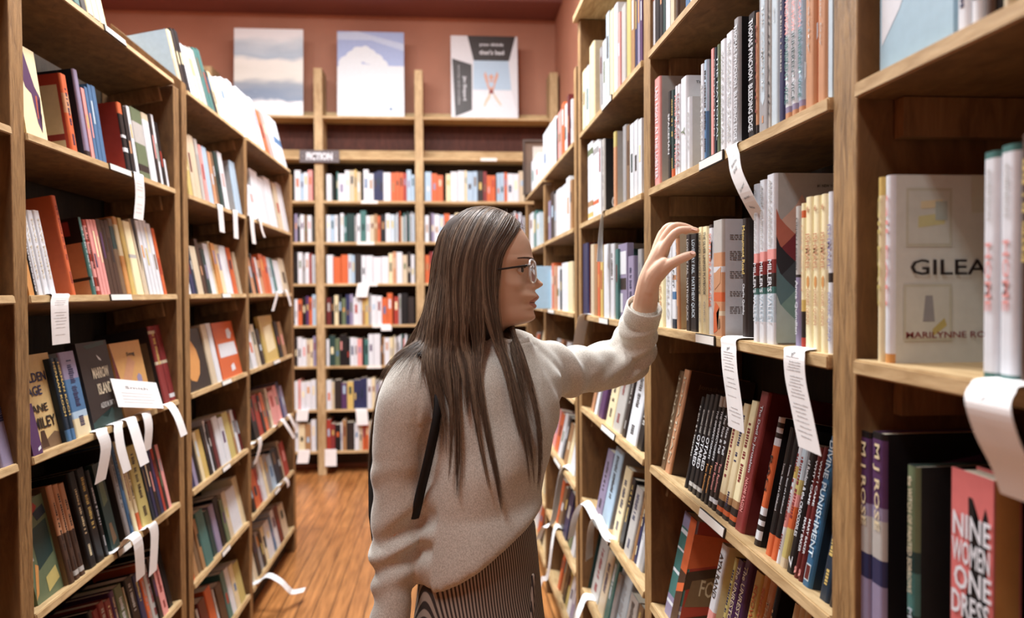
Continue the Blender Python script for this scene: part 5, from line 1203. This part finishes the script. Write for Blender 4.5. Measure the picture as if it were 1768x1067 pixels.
# eyes, lids, brows
for s in (-1, 1):
    ec = Vector(((908-850)*SC-.0140, s*.0285, (470-467)*SC))
    bm = bmesh.new(); bmesh.ops.create_uvsphere(bm, u_segments=28, v_segments=18, radius=.0118, matrix=Matrix.Translation(ec))
    gaze = Vector((1, -.22, -.02)).normalized()
    for f in bm.faces:
        dd = (f.calc_center_median()-ec).normalized().dot(gaze)
        f.material_index = 2 if dd > .965 else 1 if dd > .80 else 0
    for v in bm.verts: v.co = HW(v.co)
    link('eye', bm, [flat('eye_white', (225, 218, 212), .25), flat('iris', (58, 42, 32), .2), flat('pupil', (12, 10, 10), .15)], PERSON, True)
    AZM = R_(74)
    for up_, a0, a1 in ((1, 21, 92), (-1, -25, -92)):
        bm = bmesh.new(); G = []
        for i in range(-1, 11):
            row_ = []
            for j in range(25):
                az = -AZM+2*AZM*j/24; mg = math.sqrt(max(0, 1-(az/AZM)**2))
                e0 = R_(a0)*mg**.8; el = e0+(R_(a1)-e0)*max(i, 0)/10; r_ = .01315 if i >= 0 else .0117
                az2 = az*s*-1 + s*R_(14)
                row_.append(HW(ec+Vector((r_*math.cos(el)*math.cos(az2), r_*math.cos(el)*math.sin(az2), r_*math.sin(el)))))
            G.append(row_)
        loft(bm, G, False, closed=False); bmesh.ops.recalc_face_normals(bm, faces=bm.faces)
        link('eyelid', bm, SKIN, PERSON, True)
        if up_ > 0:
            bm = bmesh.new()
            for j in range(34):
                az = (-AZM+2*AZM*(.04+.92*j/33)); el = R_(a0)*math.sqrt(max(0, 1-(az/AZM)**2))**.8; az2 = az*s*-1 + s*R_(14)
                b0 = ec+Vector((.0131*math.cos(el)*math.cos(az2), .0131*math.cos(el)*math.sin(az2), .0131*math.sin(el))); d0 = Vector((math.cos(az2), math.sin(az2), .1)).normalized()
                tube(bm, [HW(b0), HW(b0+d0*.0034), HW(b0+d0*.0058+Vector((0,0,.0024)))], [.0003,.00022,.0001], 4, dome=False)
            link('eyelashes', bm, flat('lash', (30, 22, 20), .7), PERSON)
    bm = bmesh.new(); rnd = random.Random(4)
    for j in range(230):
        u = rnd.random(); ay = .013+.034*u; py = 450.5-4.2*math.sin(u*PI*.62)+1.0*u+rnd.uniform(-2.1, 2.1)*(1-.6*u)
        def fp(yy, pp):
            best = None; lo, hi = 0, PI/2
            for _ in range(24):
                m_ = (lo+hi)/2
                if head_point(pp, m_).y < yy: lo = m_
                else: hi = m_
            return head_point(pp, lo)
        a = fp(ay, py); b_ = fp(min(ay+.0055, .058), py-1.2*(1-u*1.6))
        a.y *= s; b_.y *= s; off = Vector((.0009, s*.0004, 0))
        tube(bm, [HW(a+off*.3), HW((a+b_)/2+off*1.6), HW(b_+off*.8)], [.00022,.0002,.0001], 3, dome=False)
    link('eyebrow', bm, flat('brow_hair', (70, 50, 40), .8), PERSON)
# --- glasses
GL = thing('glasses', 'clear-framed glasses with dark temples worn by the woman', 'glasses')
CLEAR, N_, L_, b_ = principled('clear_acetate'); b_.inputs['Base Color'].default_value = (.86, .88, .9, 1); b_.inputs['Transmission Weight'].default_value = .55; b_.inputs['Roughness'].default_value = .12; b_.inputs['IOR'].default_value = 1.3
LENS, N_, L_, b_ = principled('lens_glass'); b_.inputs['Base Color'].default_value = (1, 1, 1, 1); b_.inputs['Transmission Weight'].default_value = 1; b_.inputs['Roughness'].default_value = 0; b_.inputs['IOR'].default_value = 1.05
for s in (-1, 1):
    lc = Vector(((921-850)*SC, s*.033, (470-469.5)*SC)); wr = R_(-s*9); ax = Vector((math.sin(wr)*1, math.cos(wr), 0)); az = Vector((-.06, 0, 1)).normalized()
    def rr2(t, k=1): return lc + ax*(.0262*k*math.copysign(abs(math.cos(t))**.72, math.cos(t))) + az*(.0212*k*math.copysign(abs(math.sin(t))**.72, math.sin(t)))
    bm = bmesh.new(); NN = 40; R = []
    nf = ax.cross(az).normalized()
    for i in range(NN+1):
        t = 2*PI*i/NN; c = rr2(t); o_ = (c-lc).normalized()
        R.append([HW(c + o_*.0019*math.cos(q) + nf*.0022*math.sin(q)) for q in [2*PI*j/8 for j in range(8)]])
    loft(bm, R, False); link('rim', bm, CLEAR, GL, True)
    bm = bmesh.new(); F = [bm.verts.new(HW(rr2(2*PI*i/NN, .95)+nf*.0005)) for i in range(NN)]; B_ = [bm.verts.new(HW(rr2(2*PI*i/NN, .95)-nf*.0005)) for i in range(NN)]
    bm.faces.new(F); bm.faces.new(B_[::-1])
    for i in range(NN): bm.faces.new((F[i], B_[i], B_[(i+1) % NN], F[(i+1) % NN]))
    bmesh.ops.recalc_face_normals(bm, faces=bm.faces); link('lens', bm, LENS, GL)
    hz = lc + ax*(s*.0268) + az*.0095
    bm = bmesh.new(); tube(bm, [HW(hz), HW(hz+Vector((-.006, s*.004, 0)))], .0024, 8); link('hinge', bm, flat('hinge_metal', (150, 146, 140), .3, .8), GL, True)
    bm = bmesh.new(); tube(bm, [HW(hz+Vector((-.005, s*.0045, 0))), HW(Vector((.035, s*.074, hz.z-.005))), HW(Vector((-.005, s*.0805, hz.z-.012))), HW(Vector((-.03, s*.078, hz.z-.034)))], [.0019,.0018,.0018,.0014], 8)
    link('temple_arm', bm, flat('temple_black', (28, 24, 24), .3), GL, True)
bm = bmesh.new(); tube(bm, [HW(Vector(((921-850)*SC+.002, y, .006+.002*(1-abs(y)/.008)))) for y in (-.0085, -.004, 0, .004, .0085)], .002, 8); link('bridge', bm, CLEAR, GL, True)

# --- sweater: closed shells merged into one knitted surface
def hemz(q): return 0
sw = bmesh.new()
def hem_tilt(q):
    x = q.x; d_ = (x+.06)/.25
    d_ = max(x+.03, 0); return .75*d_**1.1
R = []
for z, c, a, b_ in TORSO[:8]: R.append(oring((c[0], c[1], z), a+.010, b_+.010, 44))
for z, c, a, b_, k in [(1.17,(.053,1.422),.117,.114,.4),(1.12,(.052,1.42),.121,.119,.75),(1.085,(.052,1.42),.123,.122,.95),(1.070,(.052,1.42),.122,.121,1.0),(1.067,(.052,1.42),.114,.113,1.0)]:
    R.append(oring((c[0], c[1], z), a, b_, 44, tilt=lambda q, k=k: k*hem_tilt(q)))
loft(sw, R[::-1])
tube(sw, [P(770,640,1.41), P(728,655,1.39), SR+Vector((-.002,0,-.03)), SR.lerp(ER, .45)+Vector((-.003,0,0)), ER, ER.lerp(WR, .5), WR], [.050,.055,.057,.054,.046,.038,.033], 22)
tube(sw, [P(880,620,1.49), P(915,634,1.52), P(950,640,1.55), M1, P(1035,634,1.64), EL+Vector((.004,0,0)), FL, P(1108,545,1.605)], [.062,.062,.057,.052,.050,.049,.043,.037], 22)
tube(sw, [P(850,606,1.452), P(850,592,1.452), P(851,583,1.453)], [.066,.060,.056], 24, dome=False)
so = link('sweater', sw, KNIT)
m = so.modifiers.new('r', 'REMESH'); m.mode = 'VOXEL'; m.voxel_size = .0062
m = so.modifiers.new('s', 'SMOOTH'); m.iterations = 9; m.factor = .5
me = bake(so)
elb = EL; 
bmw = bmesh.new(); bmw.from_mesh(me); bmw.normal_update(); newco = []
axR = (WR-SR).normalized(); axF = (CL-EL).normalized(); axU = (EL-SL).normalized()
for v in bmw.verts:
    p = v.co; d = .0
    d += .0035*noise.noise(p*7)+.0016*noise.noise(Vector((p.x*22, p.y*22, p.z*12)))
    # near hanging sleeve: soft diagonal folds around elbow and forearm
    tr = (p-SR).dot(axR); dr = (p-SR-axR*tr).length
    if dr < .075 and tr > .02:
        k = min(1, max(0, (tr-.12)/.1)); q = p - (SR+axR*tr)
        d += k*.0075*math.sin(tr*95 + q.x*38 + 3*noise.noise(p*9))*max(0, noise.noise(Vector((q.x*14, p.z*9, 3)))*1.2+.55)
    # reaching sleeve: folds at the elbow and armpit
    te = (p-EL).length
    if p.x > .17:
        tu = (p-SL).dot(axU)
        d += .0092*g2(te, .10)*math.sin((p-EL).dot(axF)*120 + (p-EL).dot(axU)*-60 + 2*noise.noise(p*14))
        d += .0052*g2(tu-.05, .10)*math.sin(tu*90 + p.z*45 + 2*noise.noise(p*10))
    elif .8 < p.z < 1.5 and p.x > -.05:
        d += .0040*math.sin((p.x*LV.x+p.y*LV.y)*30 + p.z*-26 + 3*noise.noise(p*4))*g2(p.z-1.38, .16)
    newco.append(p + v.normal*d)
for v, c in zip(bmw.verts, newco): v.co = c
for f in bmw.faces: f.smooth = True
bmw.to_mesh(me); bmw.free()
me.materials.clear(); so = link('sweater', me, KNIT, PERSON, True)
from mathutils.bvhtree import BVHTree
BVH = BVHTree.FromPolygons([v.co.copy() for v in me.vertices], [tuple(p.vertices) for p in me.polygons])
# cuff of the raised sleeve, neck rib, hem rib
bm = bmesh.new(); ax = (CL-FL).normalized(); u = ax.cross(Vector((0, 1, 0))).normalized(); v_ = ax.cross(u)
c0 = P(1106,551,1.612); c1 = P(1112,529,1.590); R = []
for c, r in ((c0, .0385), (c0.lerp(c1, .08), .0405), (c0.lerp(c1, .5), .0400), (c1, .0390), (c1+ax*.003, .0370), (c1+ax*.001, .0345), (c0.lerp(c1, .6), .0338), (c0, .0335)):
    R.append([c + (u*math.cos(t)+v_*math.sin(t))*r*(1+.02*math.sin(3*t)) for t in [2*PI*i/36 for i in range(36)]])
loft(bm, R, False); bmesh.ops.recalc_face_normals(bm, faces=bm.faces); link('cuff', bm, KNIT, PERSON, True)
def rib(name, c, a, b_, h, tilt=0, k=2.2, th=.004):
    bm = bmesh.new(); R = []
    for dz, gr in ((0, 0), (0, th), (h*.5, th*1.3), (h, th), (h, 0)):
        R.append(oring((c[0], c[1], c[2]+dz), a+gr, b_+gr, 60, tilt=tilt, k=k))
    R.append(R[0]); loft(bm, R, False); bmesh.ops.recalc_face_normals(bm, faces=bm.faces); return link(name, bm, KNIT, PERSON, True)
rib('neck_rib', (.092, 1.455, 1.494), .060, .058, .018)
# --- trousers, shoes
tr = bmesh.new()
loft(tr, [oring((.056,1.42,z), a, b_, 40) for z, a, b_ in ((1.17,.108,.094),(1.10,.114,.100),(1.03,.120,.106),(.96,.130,.114),(.88,.140,.120),(.82,.138,.116),(.77,.115,.10))][::-1])
for a, k, f in LEGS: tube(tr, [a+Vector((0,0,.02)), a.lerp(k, .5), k, k.lerp(f, .5), f+Vector((0,0,.03))], [.080,.078,.068,.064,.058], 24)
to = link('trousers', tr, STRIPE); m = to.modifiers.new('r', 'REMESH'); m.mode = 'VOXEL'; m.voxel_size = .008
m = to.modifiers.new('s', 'SMOOTH'); m.iterations = 8; m.factor = .5
me = bake(to)
for v in me.vertices:
    p = v.co.copy(); q = p-Vector((.056,1.42,p.z)); 
    if q.length > .01: v.co += q.normalized()*(.003*noise.noise(p*9))
me.materials.clear(); link('trousers', me, STRIPE, PERSON, True)
bm = bmesh.new(); fr = [Vector((.056,1.42,0))+FV*.135+LV*(.028-.01*i/8)+Vector((0,0,1.10-.03*i)) for i in range(9)]
tube(bm, [Vector((p.x,p.y,p.z)) for p in fr], .0035, 6); link('fly_seam', bm, STRIPE, PERSON, True)
for a, k, f in LEGS:
    bm = bmesh.new(); R = []
    for dx, w_, h_ in ((-.075,.02,.05),(-.065,.032,.085),(-.03,.038,.095),(.02,.038,.085),(.07,.044,.06),(.12,.046,.05),(.155,.036,.042),(.17,.02,.03)):
        c = Vector((f.x, f.y, 0))+FV*dx
        R.append([c + LV*(w_*math.copysign(abs(math.cos(t))**.7, math.cos(t))) + UPZ*(h_/2+.002+h_/2*math.copysign(abs(math.sin(t))**.7, math.sin(t))) for t in [2*PI*i/20 for i in range(20)]])
    loft(bm, R); bmesh.ops.recalc_face_normals(bm, faces=bm.faces); link('shoe', bm, flat('black_leather', (30, 26, 25), .4), PERSON, True)
# --- backpack
BP = thing('backpack', 'small black backpack worn on the woman, strap over her shoulder', 'backpack')
NYL = flat('black_nylon', (22, 20, 21), .75)
bm = bmesh.new(); cb = Vector((.058, 1.43, 0)) - FV*.175
R = []
for z, a, b_ in ((1.045,.06,.03),(1.055,.105,.05),(1.08,.132,.06),(1.15,.14,.064),(1.25,.14,.062),(1.34,.13,.052),(1.385,.105,.04),(1.40,.06,.02)):
    R.append(oring((cb.x, cb.y, z), a, b_, 32, k=3.2))
loft(bm, R[::-1]); link('pack', bm, NYL, BP, True)
for s_ in (-1,):
    pts = []
    for px, py in ((728,612),(742,622),(750,645),(756,675),(757,705),(750,745),(738,800),(727,845),(718,885),(709,915)):
        t_ = P(px, py, 1.3); z = t_.z; Y = torso_nearY(t_.x, min(z, 1.46), .026)
        Y = Y if Y else 1.36
        pts.append(P(px, py, min(Y, 1.40)-.004 if py < 900 else 1.415))
    bmr, _ = ribbon([P(712,625,1.50), P(718,610,1.45)]+pts, Vector((.014,.010,0)), .005)
    link('strap', bmr, NYL, BP, True)
if 0: pts = [Vector((.058,1.43,1.36))-FV*.13+LV*.07, Vector((.075,1.44,1.475))+LV*.085-FV*.03, Vector((.08,1.44,1.44))+LV*.10+FV*.09, Vector((.078,1.437,1.3))+LV*.11+FV*.115, Vector((.07,1.43,1.15))+LV*.14+FV*.08]

# --- hair
def hair_mat(name, a, b_):
    m, N, Lk, bb = principled(name)
    g_ = N.new('ShaderNodeNewGeometry'); tc = N.new('ShaderNodeTexCoord'); n = N.new('ShaderNodeTexNoise'); n.inputs['Scale'].default_value = 28; n.inputs['Detail'].default_value = 3
    mp = N.new('ShaderNodeMapping'); mp.inputs['Scale'].default_value = (6, 6, .5); Lk.new(tc.outputs['Object'], mp.inputs['Vector']); Lk.new(mp.outputs['Vector'], n.inputs['Vector'])
    mx = N.new('ShaderNodeMix'); mx.data_type = 'RGBA'; mx.inputs['A'].default_value = (*rgb(*a), 1); mx.inputs['B'].default_value = (*rgb(*b_), 1)
    Lk.new(n.outputs['Fac'], mx.inputs['Factor']); Lk.new(mx.outputs['Result'], bb.inputs['Base Color']); bb.inputs['Roughness'].default_value = .5; bb.inputs['Specular IOR Level'].default_value = .4
    return m
H1, H2, H3, H0 = hair_mat('hair_dark', (64, 50, 40), (92, 73, 58)), hair_mat('hair_mid', (88, 70, 56), (120, 98, 79)), hair_mat('hair_light', (122, 101, 82), (158, 134, 111)), hair_mat('hair_under', (36, 25, 19), (54, 38, 29))
PY = [366, 395, 440, 490, 545, 600, 660, 740, 850]
def Gd(*p): return [Vector(q) for q in p]
GU = [
 Gd((898,384,1.435),(882,400,1.398),(866,440,1.378),(862,490,1.374),(863,545,1.374),(872,600,1.37),(890,660,1.34),(915,740,1.32),(938,846,1.31)),
 Gd((885,373,1.43),(855,396,1.380),(846,440,1.366),(844,490,1.362),(847,545,1.362),(864,600,1.35),(882,660,1.33),(902,740,1.31),(920,850,1.31)),
 Gd((876,368,1.43),(832,392,1.372),(822,440,1.360),(820,490,1.357),(822,545,1.355),(827,600,1.34),(832,660,1.32),(839,740,1.305),(866,888,1.305)),
 Gd((866,365,1.43),(812,390,1.378),(800,440,1.364),(796,490,1.359),(797,545,1.353),(800,600,1.335),(806,660,1.315),(818,740,1.30),(846,862,1.30)),
 Gd((857,363,1.43),(797,391,1.395),(779,440,1.378),(775,490,1.370),(773,545,1.357),(775,600,1.335),(780,660,1.315),(784,740,1.30),(770,866,1.30)),
 Gd((850,362,1.44),(785,392,1.415),(763,440,1.405),(758,490,1.395),(752,545,1.375),(748,600,1.35),(752,660,1.325),(764,740,1.31),(757,850,1.305)),
 Gd((846,362,1.45),(779,393,1.44),(754,440,1.44),(748,490,1.435),(734,545,1.42),(708,600,1.40),(676,650,1.40),(655,720,1.42),(644,800,1.44)),
 Gd((845,362,1.465),(777,393,1.475),(752,440,1.48),(746,490,1.48),(731,545,1.48),(704,600,1.49),(668,665,1.50),(646,745,1.52),(634,838,1.53)),
 Gd((850,362,1.475),(786,392,1.51),(766,440,1.525),(761,490,1.525),(754,545,1.53),(745,600,1.54),(730,660,1.55),(715,740,1.55),(700,830,1.55)),
 Gd((862,364,1.475),(812,390,1.53),(800,440,1.545),(796,490,1.545),(794,545,1.54),(790,600,1.53),(780,660,1.55),(770,740,1.55),(760,830,1.55)),
 Gd((878,369,1.475),(850,392,1.53),(838,440,1.548),(836,490,1.548),(862,545,1.505),(885,590,1.40),(900,650,1.36),(914,740,1.34),(924,850,1.33)),
 Gd((893,380,1.47),(880,397,1.515),(876,440,1.53),(876,490,1.53),(884,545,1.475),(897,580,1.37),(913,645,1.35),(930,740,1.35),(940,850,1.34)),
]
NG = len(GU)
def resample(g, n_):
    out = []
    for i in range(n_):
        u = i/(n_-1)*(len(g)-1); k = min(int(u), len(g)-2); t = u-k
        p0 = g[max(k-1, 0)]; p1 = g[k]; p2 = g[k+1]; p3 = g[min(k+2, len(g)-1)]
        out.append(.5*((2*p1)+(p2-p0)*t+(2*p0-5*p1+4*p2-p3)*t*t+(3*p1-p0-3*p2+p3)*t**3))
    return out
NS = 26
GR = [resample(g, NS) for g in GU]
def gw(u, j):
    k = min(int(u), NG-2); t = u-k; a, b_, c, d = GR[max(k-1, 0)][j], GR[k][j], GR[k+1][j], GR[min(k+2, NG-1)][j]
    return .5*((2*b_)+(c-a)*t+(2*a-5*b_+4*c-d)*t*t+(3*b_-a-3*c+d)*t**3)
EC = P(835, 452, 1.452); ER_ = Vector((.0875, .0795, (452-366)*SC))
def skull(d, grow):
    k = 1/math.sqrt((d.x/ER_.x)**2+(d.y/ER_.y)**2+(d.z/ER_.z)**2)
    return EC + d*(k+grow)
def root_dir(u):
    if u <= 7: px = 899-(899-812)*min(1, u/5.5)**.9
    else: px = 812+(890-812)*max(0, (u-7.6)/3.4)
    s_ = -1 if u <= 7.2 else 1
    z = 371+14*max(0, (px-862)/36)**2+4*max(0,(835-px)/25)
    return (P(px, z, 1.452+.006*s_)-EC).normalized()
J4 = 6
def gpos(u, t):
    '''point on the hair sheet: t in 0..1 along the guide, root part follows the skull'''
    j = t*(NS-1); j0 = min(int(j), NS-2); q = gw(u, j0).lerp(gw(u, j0+1), j-j0)
    if j < J4:
        e = gw(u, J4); we = P(e.x, e.y, e.z); d1 = (we-EC); r1 = d1.length; d1.normalize(); d0 = root_dir(u); s_ = j/J4
        d = d0.slerp(d1, s_) if d0.dot(d1) > -.99 else d1
        b0 = skull(d, .0075); k1 = 1/math.sqrt((d1.x/ER_.x)**2+(d1.y/ER_.y)**2+(d1.z/ER_.z)**2)
        return b0 + d*((r1-k1-.0075)*s_*s_)
    return P(q.x, q.y, q.z)
def chest(w, extra=.0):
    Y = torso_nearY(w.x, w.z, .026) if w.z < 1.47 else None
    return Y
# opaque under-volume
bm = bmesh.new(); R = []
for j in range(0, 16):
    ring_ = []
    cen = sum((GR[i][j] for i in range(NG)), Vector())/NG
    for i in range(48):
        w_ = gpos(i/47*(NG-1), j/(NS-1)); cw = P(cen.x, cen.y, cen.z) if j >= J4 else EC; sh = .93 if j > 5 else .955
        if j > 10: sh = .93-.07*(j-10)
        w_ = cw+(w_-cw)*sh
        ring_.append(w_)
    R.append(ring_)
loft(bm, R[::-1]); bmesh.ops.recalc_face_normals(bm, faces=bm.faces)
HAIR = link('hair', bm, H0, PERSON, True)
def strand(bm, pts, r0, mi):
    prev = None
    for i, p in enumerate(pts):
        t = i/(len(pts)-1); r = r0*(1 if t < .75 else 1-.8*(t-.75)/.25)
        T_ = (pts[min(i+1, len(pts)-1)]-pts[max(i-1, 0)]).normalized(); u = T_.cross(Vector((0, 1, .01))).normalized(); v = T_.cross(u)
        ring_ = [bm.verts.new(p + (u*math.cos(a)+v*math.sin(a))*r) for a in (0.5, 2.6, 4.7)]
        if prev:
            for k in range(3):
                f = bm.faces.new((prev[k], prev[(k+1) % 3], ring_[(k+1) % 3], ring_[k])); f.material_index = mi; f.smooth = True
        prev = ring_
rnd = random.Random(11)
bm = bmesh.new()
locks = [(.08,1.0),(.35,.95),(.62,1.0),(.92,.9),(2.05,1.0),(2.4,.85),(2.8,.98),(3.25,.85),(3.7,1.0),(4.1,.96),(4.6,.82),(5.05,.93),(5.7,.8),(6.3,.75),(7.0,1.0),(7.5,.85),(8.3,.9),(9.2,.9),(10.0,.9),(10.6,.95),(10.95,1.0)]
NSTR = 7500
for s in range(NSTR):
    if s < NSTR*.74: u0 = rnd.uniform(0, 7.2)
    elif s < NSTR*.86: u0 = rnd.uniform(10.3, 11)
    else: u0 = rnd.uniform(7.2, 10.2)
    lk, ll = min(locks, key=lambda L: abs(L[0]-u0)+.0*L[1])
    cl = rnd.uniform(.45, .93); ln = ll*rnd.uniform(.78, 1.0) if rnd.random() < .85 else ll*rnd.uniform(.5, .8)
    dep = rnd.uniform(0, .010)**1; ph = rnd.uniform(0, 50); wob = rnd.uniform(.4, 1.5)
    fly = rnd.random() < .07; curl = rnd.uniform(1, 2.6) if rnd.random() < .12 else .3
    pts = []
    for i in range(NS):
        t = i/(NS-1)*ln; j = t*(NS-1); j0 = min(int(j), NS-2); fr = j-j0
        k = cl*max(0, (t-.55)/.45)**1.2
        if .95 < u0 < 2: k = max(k, min(.95, max(0, (t-.52)/.2)))
        u = u0*(1-k)+lk*k
        u = min(max(u + .10*noise.noise(Vector((ph, t*4, 0)))*t*wob, 0), NG-1.001)
        nz = Vector((noise.noise(Vector((ph, t*5, 1))), noise.noise(Vector((ph, t*5, 9))), 0))*((3.4*t+.6)*wob+(9*t+1 if fly else .5))
        nz.x += (1+3.5*t)*math.sin(t*10+lk*2.3)*min(1, t*3) + curl*math.sin(t*46+ph)*min(1, t*2.5)
        w_ = gpos(u, t); w_ = w_ + Vector((nz.x, nz.x*.3, nz.y*.5))*SC
        q = w_
        cx_, cy_ = 838, 1.452
        if t < .62:
            out = (w_-EC) if w_.z > EC.z else Vector((w_.x-EC.x, w_.y-cy_, 0))
            if out.length > 1e-5: w_ = w_ - out.normalized()*dep*min(.8, .15+t*3) + out.normalized()*.003
        if t > .34:
            loc, nrm_, ix, dist = BVH.find_nearest(w_)
            if loc is not None:
                dd = (w_-loc).dot(nrm_); clr = .0035+dep*.9
                if dist < .06 and dd < clr: w_ = loc+nrm_*clr
                elif dist < .06 and t > .55 and (u < 6.6 or u > 10.4): w_ = w_.lerp(loc+nrm_*clr, .55)
        pts.append(w_)
    for _ in range(2): pts = [pts[0]]+[(pts[i-1]+pts[i]*2+pts[i+1])/4 for i in range(1, len(pts)-1)]+[pts[-1]]
    r = rnd.random(); strk = noise.noise(Vector((u0*3.1, 5, 2)))
    mi = 0 if r+strk*.9 < .36 else 1 if r+strk*.9 < .80 else 2
    strand(bm, pts, rnd.uniform(.00032, .0006) if not fly else .00024, mi)
link('hair_strands', bm, [H1, H2, H3], HAIR)
# fine baby hairs at the temple and crown
bm = bmesh.new()
for s in range(150):
    a0 = rnd.random(); x = 905-60*a0; y = 392-26*math.sin(a0*PI*.75)-rnd.uniform(0, 4)
    p0 = P(x, y+6, 1.43+rnd.uniform(-.02, .04)); d_ = Vector((rnd.uniform(-.6, .5), rnd.uniform(-.5, .2), rnd.uniform(-.1, .55))).normalized(); L = rnd.uniform(.008, .026)
    strand(bm, [p0 + d_*L*k/6 - Vector((0, 0, 1))*L*.35*(k/6)**2 + Vector((-1, 0, 0))*L*.4*(k/6)**2 for k in range(7)], .00022, 0)
link('hair_strands', bm, [H2], HAIR)
for ob in (o_ for o_ in PERSON.children): pass
